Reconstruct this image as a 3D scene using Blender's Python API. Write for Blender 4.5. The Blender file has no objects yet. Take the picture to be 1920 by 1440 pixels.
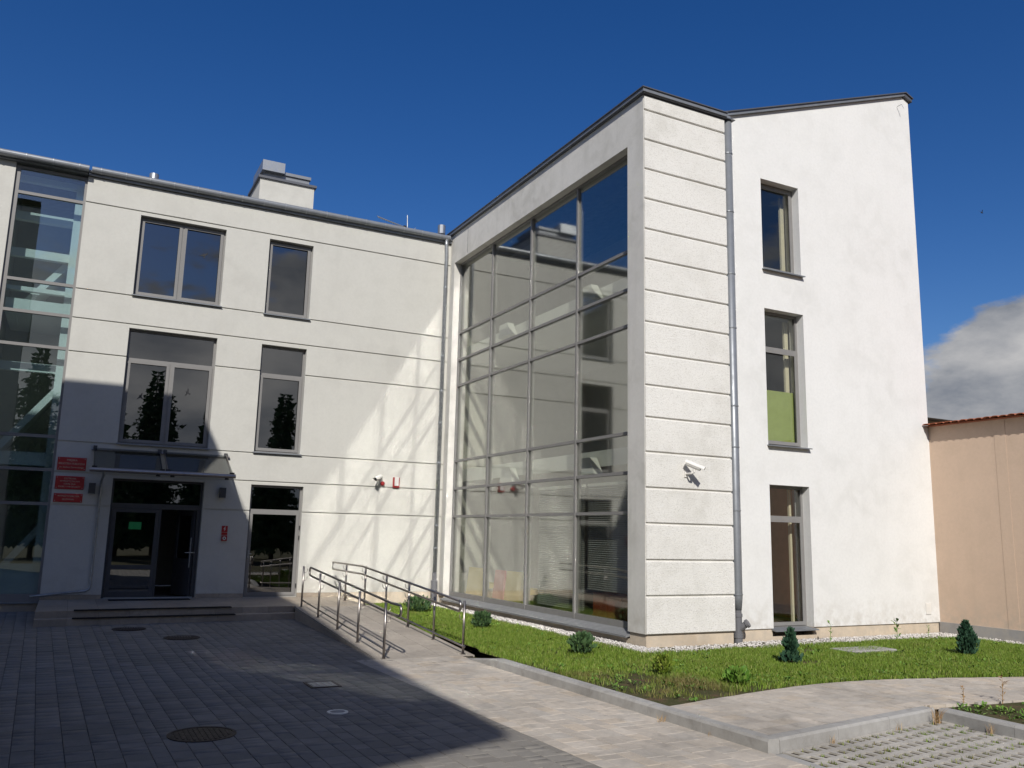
import bpy, bmesh, math, random
import numpy as np
from mathutils import Vector, Matrix
random.seed(7); rng = np.random.default_rng(7)
S = bpy.context.scene
COL = S.collection
R = math.radians

# ---------------------------------------------------------------- camera, sky, sun, exposure
cam = bpy.data.objects.new('camera', bpy.data.cameras.new('camera')); COL.objects.link(cam)
cam.data.sensor_fit = 'HORIZONTAL'; cam.data.sensor_width = 36; cam.data.lens = 29.856
cam.data.clip_end = 5000; cam.data.clip_start = .05
_r = Vector((0.88763766, -0.45996306, 0.02309464)); _u = Vector((-0.10056105, -0.14463836, 0.98436133)); _f = Vector((0.44942947, 0.87607861, 0.17464082))
CAM = Vector((0, 0, 2.0))
cam.matrix_world = Matrix(((_r.x, _u.x, -_f.x, CAM.x), (_r.y, _u.y, -_f.y, CAM.y), (_r.z, _u.z, -_f.z, CAM.z), (0, 0, 0, 1)))
S.camera = cam
def pix(P):
    d = Vector(P) - CAM; z = d.dot(_f)
    if z <= 0: return None
    return 960 + 1592.3*d.dot(_r)/z, 720 - 1592.3*d.dot(_u)/z
def inframe(P, m=30):
    q = pix(P); return q is not None and -m < q[0] < 1920+m and -m < q[1] < 1440+m

SUN = Vector((-.46, -1.0, .79)).normalized()      # towards the sun
sun = bpy.data.objects.new('sun', bpy.data.lights.new('sun', 'SUN')); COL.objects.link(sun)
sun.data.energy = 4.4; sun.data.angle = R(.55); sun.data.color = (1, .965, .905)
sun.rotation_euler = (-SUN).to_track_quat('-Z', 'Y').to_euler(); sun.location = (-20, -40, 40)

W = bpy.data.worlds.new('World'); S.world = W; W.use_nodes = True
nt = W.node_tree; nt.nodes.clear()
def wn(t, **k):
    n = nt.nodes.new(t)
    for a, b in k.items(): setattr(n, a, b)
    return n
def lk(a, b): nt.links.new(a, b)
sky = wn('ShaderNodeTexSky', sky_type='NISHITA', sun_disc=False, sun_elevation=math.asin(SUN.z),
         sun_rotation=math.atan2(SUN.x, SUN.y), altitude=500, air_density=1.0, dust_density=.8, ozone_density=2.6)
tc = wn('ShaderNodeTexCoord'); sep = wn('ShaderNodeSeparateXYZ'); lk(tc.outputs['Generated'], sep.inputs[0])
mp = wn('ShaderNodeMapping'); mp.inputs['Scale'].default_value = (1, 1, 2.2); mp.inputs['Location'].default_value = (5, 13, 2); lk(tc.outputs['Generated'], mp.inputs[0])
n1 = wn('ShaderNodeTexNoise'); n1.inputs['Scale'].default_value = 3.1; n1.inputs['Detail'].default_value = 9; n1.inputs['Roughness'].default_value = .57; n1.inputs['Distortion'].default_value = .1
lk(mp.outputs[0], n1.inputs['Vector'])
# coverage falls with elevation: cumulus low on the horizon all round, deep blue overhead
cov = wn('ShaderNodeMapRange'); cov.inputs[1].default_value = .14; cov.inputs[2].default_value = .36; cov.inputs[3].default_value = .17; cov.inputs[4].default_value = -.22
lk(sep.outputs['Z'], cov.inputs[0])
# the windows mirror a cloudier southern sky behind the viewer
sth = wn('ShaderNodeMapRange', interpolation_type='SMOOTHSTEP'); sth.inputs[1].default_value = .3; sth.inputs[2].default_value = -.8; sth.inputs[3].default_value = 0; sth.inputs[4].default_value = .125; lk(sep.outputs['Y'], sth.inputs[0])
cva = wn('ShaderNodeMath', operation='ADD'); lk(cov.outputs[0], cva.inputs[0]); lk(sth.outputs[0], cva.inputs[1])
ad = wn('ShaderNodeMath', operation='ADD'); lk(n1.outputs['Fac'], ad.inputs[0]); lk(cva.outputs[0], ad.inputs[1])
ramp = wn('ShaderNodeMapRange', interpolation_type='SMOOTHSTEP'); ramp.inputs[1].default_value = .535; ramp.inputs[2].default_value = .60
lk(ad.outputs[0], ramp.inputs[0])
n2 = wn('ShaderNodeTexNoise'); n2.inputs['Scale'].default_value = 4.6; n2.inputs['Detail'].default_value = 10; n2.inputs['Roughness'].default_value = .58; lk(mp.outputs[0], n2.inputs['Vector'])
cc = wn('ShaderNodeValToRGB'); cc.color_ramp.elements[0].position = .38; cc.color_ramp.elements[0].color = (3.3, 3.6, 4.2, 1); cc.color_ramp.elements[1].position = .62; cc.color_ramp.elements[1].color = (8.2, 8.1, 8.1, 1)
lk(n2.outputs['Fac'], cc.inputs[0])
mx = wn('ShaderNodeMix', data_type='RGBA'); lk(ramp.outputs[0], mx.inputs['Factor']); hs = wn('ShaderNodeHueSaturation'); hs.inputs['Hue'].default_value = .514; hs.inputs['Saturation'].default_value = 1.36; hs.inputs['Value'].default_value = 1.24; lk(sky.outputs[0], hs.inputs['Color']); lk(hs.outputs[0], mx.inputs[6]); lk(cc.outputs[0], mx.inputs[7])
bg = wn('ShaderNodeBackground'); bg.inputs['Strength'].default_value = .068; lk(mx.outputs[2], bg.inputs['Color'])
wo = wn('ShaderNodeOutputWorld'); lk(bg.outputs[0], wo.inputs[0])

S.view_settings.view_transform = 'Standard'; S.view_settings.look = 'None'
S.view_settings.exposure = 0.0; S.view_settings.gamma = 1.0; S.view_settings.use_curve_mapping = False
S.render.engine = 'CYCLES'
S.cycles.caustics_reflective = True; S.cycles.blur_glossy = .02
S.cycles.max_bounces = 7; S.cycles.transparent_max_bounces = 24; S.cycles.glossy_bounces = 6; S.cycles.sample_clamp_indirect = 0
S.cycles.use_guiding = True; S.cycles.use_surface_guiding = True; S.cycles.guiding_training_samples = 128
S.cycles.use_denoising = True

# ---------------------------------------------------------------- materials
def mat(name, build=None, col=(.5, .5, .5), rough=.6, metal=0.0, spec=.5):
    m = bpy.data.materials.new(name); m.use_nodes = True
    b = m.node_tree.nodes['Principled BSDF']
    b.inputs['Base Color'].default_value = (*col, 1); b.inputs['Roughness'].default_value = rough
    b.inputs['Metallic'].default_value = metal; b.inputs['Specular IOR Level'].default_value = spec
    if build: build(m.node_tree, b)
    return m
class N:
    def __init__(s, t): s.t = t
    def new(s, typ, **k):
        n = s.t.nodes.new(typ)
        for a, b in k.items(): setattr(n, a, b)
        return n
    def pos(s): return s.new('ShaderNodeNewGeometry').outputs['Position']
    def noise(s, scale, detail=4, rough=.55, vec=None, stretch=None, dist=0):
        v = vec or s.pos()
        if stretch:
            m = s.new('ShaderNodeMapping'); m.inputs['Scale'].default_value = stretch; s.l(v, m.inputs[0]); v = m.outputs[0]
        n = s.new('ShaderNodeTexNoise'); n.inputs['Scale'].default_value = scale; n.inputs['Detail'].default_value = detail
        n.inputs['Roughness'].default_value = rough; n.inputs['Distortion'].default_value = dist; s.l(v, n.inputs['Vector']); return n.outputs['Fac']
    def l(s, a, b): s.t.links.new(a, b)
    def rng(s, v, a, b, c, d):
        n = s.new('ShaderNodeMapRange'); s.l(v, n.inputs[0])
        for i, q in enumerate((a, b, c, d)): n.inputs[i+1].default_value = q
        return n.outputs[0]
    def ramp(s, v, *stops):
        n = s.new('ShaderNodeValToRGB'); e = n.color_ramp.elements
        while len(e) < len(stops): e.new(.5)
        for i, (p, c) in enumerate(stops): e[i].position = p; e[i].color = (*c, 1)
        s.l(v, n.inputs[0]); return n.outputs[0]
    def mix(s, f, a, b, mode='MIX'):
        n = s.new('ShaderNodeMix', data_type='RGBA', blend_type=mode)
        for sock, v in ((n.inputs['Factor'], f), (n.inputs[6], a), (n.inputs[7], b)):
            if hasattr(v, 'is_output'): s.l(v, sock)
            elif isinstance(v, tuple): sock.default_value = (*v, 1)
            else: sock.default_value = v
        return n.outputs[2]
    def math(s, op, a, b=0.0):
        n = s.new('ShaderNodeMath', operation=op)
        for i, v in enumerate((a, b)):
            if hasattr(v, 'is_output'): s.l(v, n.inputs[i])
            else: n.inputs[i].default_value = v
        return n.outputs[0]
    def bump(s, h, strength, dist, bsdf):
        n = s.new('ShaderNodeBump'); n.inputs['Strength'].default_value = strength; n.inputs['Distance'].default_value = dist
        s.l(h, n.inputs['Height']); s.l(n.outputs[0], bsdf.inputs['Normal'])
    def rand(s):      # one value for each separate piece, whether it is its own object or one island of a joined mesh
        g = s.new('ShaderNodeNewGeometry').outputs['Random Per Island']; o = s.new('ShaderNodeObjectInfo').outputs['Random']
        return s.math('FRACT', s.math('ADD', g, o))

def plaster(base, dirt, grain=160, gs=.25, dist=.004, mott=(.42, .62), streak=.5):
    def f(t, b):
        n = N(t)
        big = n.noise(.55, 5, .6); mid = n.noise(2.6, 6, .62, dist=.4); fine = n.noise(grain, 3, .6)
        drip = n.noise(1.0, 5, .6, stretch=(3.2, 3.2, .22))
        a = n.math('MULTIPLY', n.rng(big, .38, .66, 0, 1), n.rng(mid, mott[0], mott[1], .25, 1))
        a = n.math('ADD', a, n.math('MULTIPLY', n.rng(drip, .52, .75, 0, 1), streak))
        c = n.mix(a, base, dirt)
        c = n.mix(n.rng(fine, .3, .7, 0, .22), c, tuple(q*.72 for q in base), 'MIX')
        g2 = n.noise(17, 5, .7); c = n.mix(n.rng(g2, .42, .66, 0, .30), c, tuple(q*.80 for q in base))
        sp = n.new('ShaderNodeSeparateXYZ'); n.l(n.pos(), sp.inputs[0])      # rain splash at the foot of the wall
        c = n.mix(n.math('MULTIPLY', n.rng(sp.outputs['Z'], .35, 1.0, .55, 0), n.rng(n.noise(5, 5, .65), .40, .68, 0, 1)), c, (.40, .36, .30))
        n.l(c, b.inputs['Base Color']); n.bump(n.math('ADD', fine, n.math('MULTIPLY', g2, 1.2)), gs, dist*1.6, b)
    return f
M = {}
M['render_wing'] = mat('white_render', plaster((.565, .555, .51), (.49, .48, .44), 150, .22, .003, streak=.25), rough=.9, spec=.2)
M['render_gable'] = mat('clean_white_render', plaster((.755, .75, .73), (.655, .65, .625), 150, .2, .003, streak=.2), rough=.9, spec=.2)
def combed(t, b):
    n = N(t)
    fine = n.noise(34, 5, .7, stretch=(1, 1, 2.0)); spots = n.noise(42, 4, .65, stretch=(1, 1, 1.9)); big = n.noise(.6, 5, .6); mid = n.noise(3, 4)
    a = n.math('MULTIPLY', n.rng(big, .4, .65, 0, 1), n.rng(mid, .42, .6, .3, 1))
    c = n.mix(a, (.745, .73, .69), (.645, .63, .585))
    pit = n.rng(spots, .53, .66, 0, .6); c = n.mix(pit, c, (.40, .375, .33))
    n.l(c, b.inputs['Base Color']); n.bump(n.math('ADD', fine, n.math('MULTIPLY', spots, .8)), .75, .012, b)
M['render_combed'] = mat('combed_render', combed, rough=.92, spec=.2)
M['render_soft'] = mat('grey_white_render', plaster((.70, .68, .635), (.53, .515, .47), 150, .2, .003), rough=.9, spec=.2)
M['plinth'] = mat('cream_plinth_tile', plaster((.62, .52, .40), (.47, .38, .28), 60, .12, .003), rough=.7)
M['beige_wall'] = mat('beige_painted_wall', plaster((.63, .475, .36), (.56, .425, .32), 90, .18, .003, streak=.4), rough=.9, spec=.2)
M['grey_plinth'] = mat('grey_painted_plinth', plaster((.33, .32, .31), (.24, .23, .22), 90, .15, .003), rough=.85)
def metalish(col, rough, var=.12, sc=6):
    def f(t, b):
        n = N(t); a = n.noise(sc, 5, .6)
        n.l(n.mix(n.rng(a, .3, .7, 0, 1), col, tuple(q*(1-2*var) for q in col)), b.inputs['Base Color'])
        n.l(n.rng(a, .3, .7, rough-.08, rough+.1), b.inputs['Roughness'])
    return f
M['frame'] = mat('grey_frame', metalish((.22, .213, .205), .42, .05), spec=.4)
M['frame_dark'] = mat('anthracite_frame', metalish((.06, .062, .068), .45, .05), spec=.4)
M['zinc'] = mat('zinc_sheet', metalish((.27, .285, .305), .42, .14, 5), metal=.35)
M['sill_paint'] = mat('grey_sill_sheet', metalish((.20, .205, .21), .5, .06), spec=.4)
M['zinc_dark'] = mat('dark_flashing', metalish((.12, .125, .14), .45, .08), metal=.3)
M['galv'] = mat('galvanised_steel', metalish((.42, .44, .46), .38, .16, 9), metal=.7)
M['steel'] = mat('stainless_steel', metalish((.38, .345, .32), .36, .08, 14), metal=1)
M['pvc'] = mat('grey_pvc', metalish((.15, .15, .16), .45, .06), spec=.4)
M['black'] = mat('black_plastic', metalish((.02, .02, .022), .5, .1), spec=.4)
M['rubber'] = mat('black_rubber', metalish((.015, .014, .014), .9, .15, 30), spec=.2)
M['white_plastic'] = mat('white_plastic', metalish((.72, .70, .66), .45, .05), spec=.4)
M['red'] = mat('red_enamel', metalish((.42, .012, .014), .35, .06), spec=.5)
M['red_dark'] = mat('red_plastic', metalish((.33, .02, .022), .4, .06), spec=.5)
M['gold'] = mat('pale_lettering', metalish((.62, .48, .36), .5, .03))
M['green_paper'] = mat('green_paper', metalish((.03, .36, .10), .7, .05))
M['green_film'] = mat('green_panel', metalish((.33, .39, .12), .6, .05))
M['room'] = mat('room_paint', metalish((.52, .49, .43), .8, .05))
M['room_warm'] = mat('brick_room_paint', metalish((.74, .27, .12), .8, .08))
M['room_floor'] = mat('room_floor', metalish((.16, .13, .10), .4, .1))
M['ceil'] = mat('white_ceiling', metalish((.78, .77, .74), .85, .03))
M['curtain'] = mat('cream_curtain', metalish((.66, .60, .44), .9, .05))
M['yellow'] = mat('yellow_fabric', metalish((.66, .50, .16), .85, .06))
M['pink'] = mat('pink_fabric', metalish((.60, .16, .15), .85, .06))
M['orange'] = mat('red_brown_wood', metalish((.36, .075, .025), .45, .2))
M['slat'] = mat('blind_slat', metalish((.60, .60, .57), .5, .04))
M['tile_roof'] = mat('clay_tile', metalish((.42, .13, .06), .8, .2, 12))
M['iron'] = mat('rusty_cast_iron', metalish((.055, .036, .027), .65, .3, 25), metal=.4)
M['bark'] = mat('bark', metalish((.09, .065, .045), .9, .3, 12))
M['bird'] = mat('dark_feathers', metalish((.02, .02, .025), .8, .1))

def glass_mat(name, tint, f0, wav, rough=0.0):
    m = bpy.data.materials.new(name); m.use_nodes = True; t = m.node_tree; t.nodes.clear(); n = N(t)
    g = n.new('ShaderNodeNewGeometry')
    dp = n.new('ShaderNodeVectorMath', operation='DOT_PRODUCT'); n.l(g.outputs['Normal'], dp.inputs[0]); n.l(g.outputs['Incoming'], dp.inputs[1])
    c = n.math('ABSOLUTE', dp.outputs['Value']); k = n.math('POWER', n.math('SUBTRACT', 1.0, c), 5.0)
    F = n.math('ADD', f0, n.math('MULTIPLY', k, 1-f0))
    tr = n.new('ShaderNodeBsdfTransparent'); tr.inputs[0].default_value = (*tint, 1)
    gl = n.new('ShaderNodeBsdfGlossy'); gl.inputs['Color'].default_value = (1, 1, 1, 1); gl.inputs['Roughness'].default_value = rough
    h = n.noise(.9, 1, .4); bp = n.new('ShaderNodeBump'); bp.inputs['Strength'].default_value = wav; bp.inputs['Distance'].default_value = .02
    n.l(h, bp.inputs['Height']); n.l(bp.outputs[0], gl.inputs['Normal'])
    ms = n.new('ShaderNodeMixShader'); n.l(F, ms.inputs[0]); n.l(tr.outputs[0], ms.inputs[1]); n.l(gl.outputs[0], ms.inputs[2])
    o = n.new('ShaderNodeOutputMaterial'); n.l(ms.outputs[0], o.inputs[0]); return m
M['glass'] = glass_mat('window_glass', (.36, .38, .40), .17, .05)
M['glass_stair'] = glass_mat('stair_glass', (.78, .86, .86), .13, .10)
M['glass_clear'] = glass_mat('clear_window_glass', (.92, .93, .91), .075, .05)
M['glass_facade'] = glass_mat('facade_glass', (.90, .92, .885), .19, .04, .05)
M['glass_canopy'] = glass_mat('canopy_glass', (.55, .58, .58), .05, .02)

def paver_mat(stops, rough=.85, bumpk=.25):
    def f(t, b):
        n = N(t); c = n.ramp(n.rand(), *stops)
        g = n.noise(9, 6, .65); fine = n.noise(220, 3, .6); st = n.noise(.8, 5, .6)
        c = n.mix(n.rng(g, .35, .75, 0, .35), c, (.12, .11, .10)); c = n.mix(n.rng(st, .46, .72, 0, .45), c, (.11, .10, .085)); c = n.mix(n.rng(n.noise(2.3, 6, .7, dist=1.2), .54, .70, 0, .4), c, (.13, .115, .095))
        c = n.mix(n.rng(fine, .35, .7, 0, .25), c, (.50, .47, .43))
        n.l(c, b.inputs['Base Color']); n.bump(n.math('ADD', fine, n.math('MULTIPLY', g, .8)), bumpk, .004, b)
    return mat('pavers', f, rough=rough, spec=.3)
M['pav_grey'] = paver_mat(((0, (.165, .152, .131)), (.35, (.20, .184, .16)), (.7, (.24, .222, .193)), (1, (.185, .172, .153))))
M['pav_beige'] = paver_mat(((0, (.45, .395, .33)), (.3, (.53, .465, .385)), (.55, (.48, .435, .375)), (.8, (.59, .52, .435)), (1, (.54, .45, .345))))
M['stone_tile'] = paver_mat(((0, (.36, .29, .215)), (.5, (.42, .345, .26)), (1, (.32, .255, .185))), rough=.55, bumpk=.08)
M['ramp_slab'] = paver_mat(((0, (.36, .315, .26)), (.5, (.41, .36, .30)), (1, (.335, .29, .24))), rough=.75, bumpk=.12)
M['concrete'] = paver_mat(((0, (.34, .335, .32)), (.5, (.40, .39, .37)), (1, (.37, .36, .34))))
M['grid_concrete'] = paver_mat(((0, (.44, .41, .36)), (.5, (.50, .47, .42)), (1, (.47, .44, .39))))
def soil(t, b):
    n = N(t); a = n.noise(3, 6, .65); c = n.noise(40, 4, .7)
    col = n.ramp(a, (.3, (.10, .075, .04)), (.5, (.075, .085, .03)), (.62, (.15, .105, .06)), (.75, (.17, .075, .045)))
    n.l(n.mix(n.rng(c, .3, .7, 0, .6), col, (.05, .04, .025)), b.inputs['Base Color']); n.bump(c, .8, .02, b)
M['soil'] = mat('lawn_soil', soil, rough=.95, spec=.1)
M['hole_soil'] = mat('dark_hole_soil', metalish((.052, .038, .024), .95, .3, 30), spec=.1)  # soil in the slab holes, darker brown than the lawn soil
M['joint'] = mat('sandy_joint', metalish((.10, .09, .078), .95, .25, 20), spec=.1)
def grass(t, b):
    n = N(t); r = n.new('ShaderNodeNewGeometry').outputs['Random Per Island']
    patch = n.noise(.75, 5, .62)
    green = n.ramp(r, (0, (.08, .135, .013)), (.5, (.13, .21, .022)), (.85, (.19, .26, .036)), (1, (.28, .28, .09)))
    dry = n.ramp(r, (0, (.16, .12, .045)), (.5, (.10, .12, .025)), (1, (.26, .20, .09)))
    # trodden, drier ground beside the kerb
    s = n.new('ShaderNodeSeparateXYZ'); n.l(n.pos(), s.inputs[0])
    near = n.math('MULTIPLY', n.rng(s.outputs['X'], 6.2, 9.8, .25, 0), n.rng(s.outputs['Y'], 12.5, 9.0, 0, 1))
    f = n.rng(n.math('ADD', patch, near), .60, .78, 0, 1)
    n.l(n.mix(f, green, dry), b.inputs['Base Color'])
    b.inputs['Transmission Weight'].default_value = 0
M['grass'] = mat('grass_blades', grass, rough=.6, spec=.25)
def leafy(*stops):
    def f(t, b):
        n = N(t); r = n.new('ShaderNodeNewGeometry').outputs['Random Per Island']; n.l(n.ramp(r, *stops), b.inputs['Base Color'])
    return f
M['weed'] = mat('broad_weed_leaves', leafy((0, (.07, .16, .02)), (.6, (.12, .235, .033)), (1, (.20, .29, .06))), rough=.5, spec=.3)
M['conifer'] = mat('bluish_conifer', leafy((0, (.018, .05, .030)), (.6, (.035, .085, .048)), (1, (.06, .125, .065))), rough=.6, spec=.25)
M['dark_conifer'] = mat('dark_conifer', leafy((0, (.03, .065, .026)), (.6, (.06, .115, .042)), (1, (.10, .17, .065))), rough=.6, spec=.25)
M['lime_shrub'] = mat('yellow_green_shrub', leafy((0, (.08, .13, .012)), (.6, (.14, .20, .02)), (1, (.24, .27, .05))), rough=.6, spec=.25)
M['straw'] = mat('dry_straw', leafy((0, (.24, .13, .055)), (.6, (.34, .21, .09)), (1, (.42, .30, .15))), rough=.8)
M['pebble'] = mat('white_pebbles', leafy((0, (.34, .315, .29)), (.4, (.50, .47, .44)), (1, (.66, .63, .59))), rough=.75)

# ---------------------------------------------------------------- mesh helpers
ORG = {}
class MB:
    def __init__(s): s.v = []; s.f = []
    def add(s, vs, fs):
        o = len(s.v); s.v += [tuple(v) for v in vs]; s.f += [tuple(i+o for i in f) for f in fs]; return s
    def box(s, x0, x1, y0, y1, z0, z1):
        return s.add([(x0, y0, z0), (x1, y0, z0), (x1, y1, z0), (x0, y1, z0), (x0, y0, z1), (x1, y0, z1), (x1, y1, z1), (x0, y1, z1)],
                     [(0, 3, 2, 1), (4, 5, 6, 7), (0, 1, 5, 4), (1, 2, 6, 5), (2, 3, 7, 6), (3, 0, 4, 7)])
    def cbox(s, x0, x1, y0, y1, z0, z1, c=.006):      # box with a chamfered top rim
        b = [(x0, y0), (x1, y0), (x1, y1), (x0, y1)]; t = [(x0+c, y0+c), (x1-c, y0+c), (x1-c, y1-c), (x0+c, y1-c)]
        return s.add([(*p, z0) for p in b]+[(*p, z1-c) for p in b]+[(*p, z1) for p in t],
                     [(i, (i+1) % 4, 4+(i+1) % 4, 4+i) for i in range(4)]+[(4+i, 4+(i+1) % 4, 8+(i+1) % 4, 8+i) for i in range(4)]+[(8, 9, 10, 11)])
    def tube(s, pts, r, n=10, cap=True):
        pts = [Vector(p) for p in pts]; rs = r if isinstance(r, (list, tuple)) else [r]*len(pts)
        o = len(s.v); up = None
        for i, p in enumerate(pts):
            d = (pts[min(i+1, len(pts)-1)]-pts[max(i-1, 0)]).normalized()
            if up is None: up = Vector((0, 0, 1)) if abs(d.z) < .9 else Vector((1, 0, 0))
            a = d.cross(up)
            if a.length < 1e-5: a = d.orthogonal()
            a.normalize(); b = a.cross(d).normalized(); up = b
            for k in range(n):
                t = 2*math.pi*k/n; s.v.append(tuple(p+(a*math.cos(t)+b*math.sin(t))*rs[i]))
        for i in range(len(pts)-1):
            for k in range(n):
                k2 = (k+1) % n; s.f.append((o+i*n+k, o+i*n+k2, o+(i+1)*n+k2, o+(i+1)*n+k))
        if cap: s.f.append(tuple(o+k for k in range(n))[::-1]); s.f.append(tuple(o+(len(pts)-1)*n+k for k in range(n)))
        return s
    def prism(s, poly, z0, z1):
        n = len(poly); return s.add([(*p, z0) for p in poly]+[(*p, z1) for p in poly], [tuple(range(n))[::-1], tuple(range(n, 2*n))]+[(i, (i+1) % n, n+(i+1) % n, n+i) for i in range(n)])
    def plate(s, mp, u0, u1, v0, v1, holes, d0, d1, back=True):
        us = sorted({u0, u1} | {min(max(h[i], u0), u1) for h in holes for i in (0, 1)}); vs = sorted({v0, v1} | {min(max(h[i], v0), v1) for h in holes for i in (2, 3)})
        fl = lambda i, j: 0 <= i < len(us)-1 and 0 <= j < len(vs)-1 and not any(h[0] < (us[i]+us[i+1])/2 < h[1] and h[2] < (vs[j]+vs[j+1])/2 < h[3] for h in holes)
        q = lambda *p: s.add([mp(*a) for a in p], [(0, 1, 2, 3)])
        for i in range(len(us)-1):
            for j in range(len(vs)-1):
                if not fl(i, j): continue
                a, b, c, d = us[i], us[i+1], vs[j], vs[j+1]
                q((a, c, d0), (b, c, d0), (b, d, d0), (a, d, d0))
                if back: q((a, c, d1), (a, d, d1), (b, d, d1), (b, c, d1))
                if not fl(i-1, j): q((a, c, d0), (a, d, d0), (a, d, d1), (a, c, d1))
                if not fl(i+1, j): q((b, c, d0), (b, c, d1), (b, d, d1), (b, d, d0))
                if not fl(i, j-1): q((a, c, d0), (a, c, d1), (b, c, d1), (b, c, d0))
                if not fl(i, j+1): q((a, d, d0), (b, d, d0), (b, d, d1), (a, d, d1))
        return s
    def mesh(s, name, m, off=(0, 0, 0), smooth=False, fix=True):
        me = bpy.data.meshes.new(name); ox, oy, oz = off
        me.from_pydata([(x-ox, y-oy, z-oz) for x, y, z in s.v], [], s.f)
        if fix:
            b = bmesh.new(); b.from_mesh(me); bmesh.ops.remove_doubles(b, verts=b.verts, dist=1e-5); bmesh.ops.recalc_face_normals(b, faces=b.faces); b.to_mesh(me); b.free()
        if smooth: me.polygons.foreach_set('use_smooth', [True]*len(me.polygons))
        me.materials.append(m if not isinstance(m, str) else M[m]); return me
    def build(s, name, m, parent=None, smooth=False, fix=True):
        off = ORG.get(parent, (0, 0, 0)) if parent else (0, 0, 0)
        if parent is None:      # a thing of one mesh: origin at its base
            a = np.array(s.v); off = tuple(float(q) for q in ((a[:, 0].min()+a[:, 0].max())/2, (a[:, 1].min()+a[:, 1].max())/2, a[:, 2].min()))
        o = bpy.data.objects.new(name, s.mesh(name, m, off, smooth, fix)); COL.objects.link(o)
        if parent: o.parent = parent
        else: o.location = off
        ORG[o] = off; return o
def arr_obj(name, V, F, m, parent=None, kind=None):      # big arrays, straight from numpy (triangles)
    me = bpy.data.meshes.new(name); V = np.asarray(V, np.float32); F = np.asarray(F, np.int32)
    off = np.array(ORG.get(parent, (0, 0, 0)), np.float32)
    me.vertices.add(len(V)); me.vertices.foreach_set('co', (V-off).ravel()); k = F.shape[1]
    me.loops.add(F.size); me.loops.foreach_set('vertex_index', F.ravel()); me.polygons.add(len(F))
    me.polygons.foreach_set('loop_start', np.arange(0, F.size, k, dtype=np.int32)); me.update(calc_edges=True); me.validate()
    me.materials.append(M[m]); o = bpy.data.objects.new(name, me); COL.objects.link(o)
    if parent: o.parent = parent
    if kind: o['kind'] = kind
    ORG[o] = tuple(off); return o
def tag(o, label, cat, group=None):
    o['label'] = label; o['category'] = cat
    if group: o['group'] = group
    return o
def thing(name, label, cat, loc, group=None):
    o = bpy.data.objects.new(name, None); COL.objects.link(o); o.location = loc; o.empty_display_size = .2; ORG[o] = tuple(loc); return tag(o, label, cat, group)
def struct(o): o['kind'] = 'structure'; return o
def piece(name, me, parent, loc, rz=0):
    o = bpy.data.objects.new(name, me); COL.objects.link(o); o.parent = parent; q = ORG[parent]
    o.location = (loc[0]-q[0], loc[1]-q[1], loc[2]-q[2]); o.rotation_euler = (0, 0, rz); return o
mapA = lambda u, v, d: (u, d, v)       # facade facing the viewer: u = x, depth = y
mapB = lambda u, v, d: (d, u, v)       # facade facing left: u = y, depth = x
def arc(c, r, a0, a1, ax, ay, n=6):
    c = Vector(c); ax = Vector(ax); ay = Vector(ay)
    return [c+ax*(r*math.cos(a0+(a1-a0)*i/n))+ay*(r*math.sin(a0+(a1-a0)*i/n)) for i in range(n+1)]
def islands(tv, tf, mats_, n):          # template verts/tris repeated by numpy: mats_ (n,3,3), locs in n
    pass

XB, YA, YC, YD, XD = 9.1, 21.8, 12.42, 12.6, 17.03
LZ = .35                                # entrance landing level
LW = .13                                # lawn, path and kerb-top level
gz = lambda x, y: .1*min(max((y-13.2)/5.8, 0), 1)      # the yard rises gently to the steps

# ================================================================ SETTING
g = MB(); g.add([(-900, -900, -.06), (900, -900, -.06), (900, 900, -.06), (-900, 900, -.06)], [(0, 1, 2, 3)])
struct(g.build('ground', 'soil', fix=False))

# --- paving of the yard: courses run away from the viewer, turned a touch like the kerb
TH = .0255
def rot2(u, v, o): return o[0]+u*math.cos(TH)-v*math.sin(TH), o[1]+u*math.sin(TH)+v*math.cos(TH)
def paving(name, m, o, u0, u1, v0, v1, cw, lens, keep, zf, joint_poly, nmax=300):
    base = MB(); base.add(joint_poly, [tuple(range(len(joint_poly)))]); base = struct(base.build(name, 'joint', fix=False))
    items = []; ws = [cw*.8, cw, cw*1.2]; uu = u0; tmpl = {}
    while uu < u1-1e-6:
        w = random.choice(ws)
        if u1-uu-w < ws[0]: w = round(u1-uu, 4)
        v = v0-random.random()*.3
        while v < v1:
            L = random.choice(lens); cu, cv = uu+w/2, v+L/2; x, y = rot2(cu, cv, o); v += L
            if (w, L) not in tmpl: tmpl[(w, L)] = MB().cbox(-w/2+.0022, w/2-.0022, -L/2+.0022, L/2-.0022, -.05, 0, .0035)
            if keep(x, y): items.append((x, y, zf(x, y)+random.uniform(-.0018, .0018), (w, L)))
        uu += w
    vis = [it for it in items if inframe(it[:3], 60)]
    vis.sort(key=lambda it: (it[0]**2+it[1]**2)/it[3][1]**.7)
    near = set(id(it) for it in vis[:nmax]); mesh = {L: tmpl[L].mesh('paver', m) for L in tmpl}
    V = []; F = []; n = 0; c, s_ = math.cos(TH), math.sin(TH)
    for it in items:
        x, y, z, L = it
        if id(it) in near:
            p = piece('paver', mesh[L], base, (x, y, z), TH); p.rotation_euler = (random.uniform(-.004, .004), random.uniform(-.004, .004), TH)
        else:
            t = tmpl[L]
            V += [(x+a*c-b*s_, y+a*s_+b*c, z+d) for a, b, d in t.v]
            F += [tuple(k+n for k in f) for f in t.f]; n += len(t.v)
    if V: arr_obj('pavers', V, F, m, base, 'stuff')
    return base
O = (4.40, 8.3)
zg = lambda x, y: gz(x, y)
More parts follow.
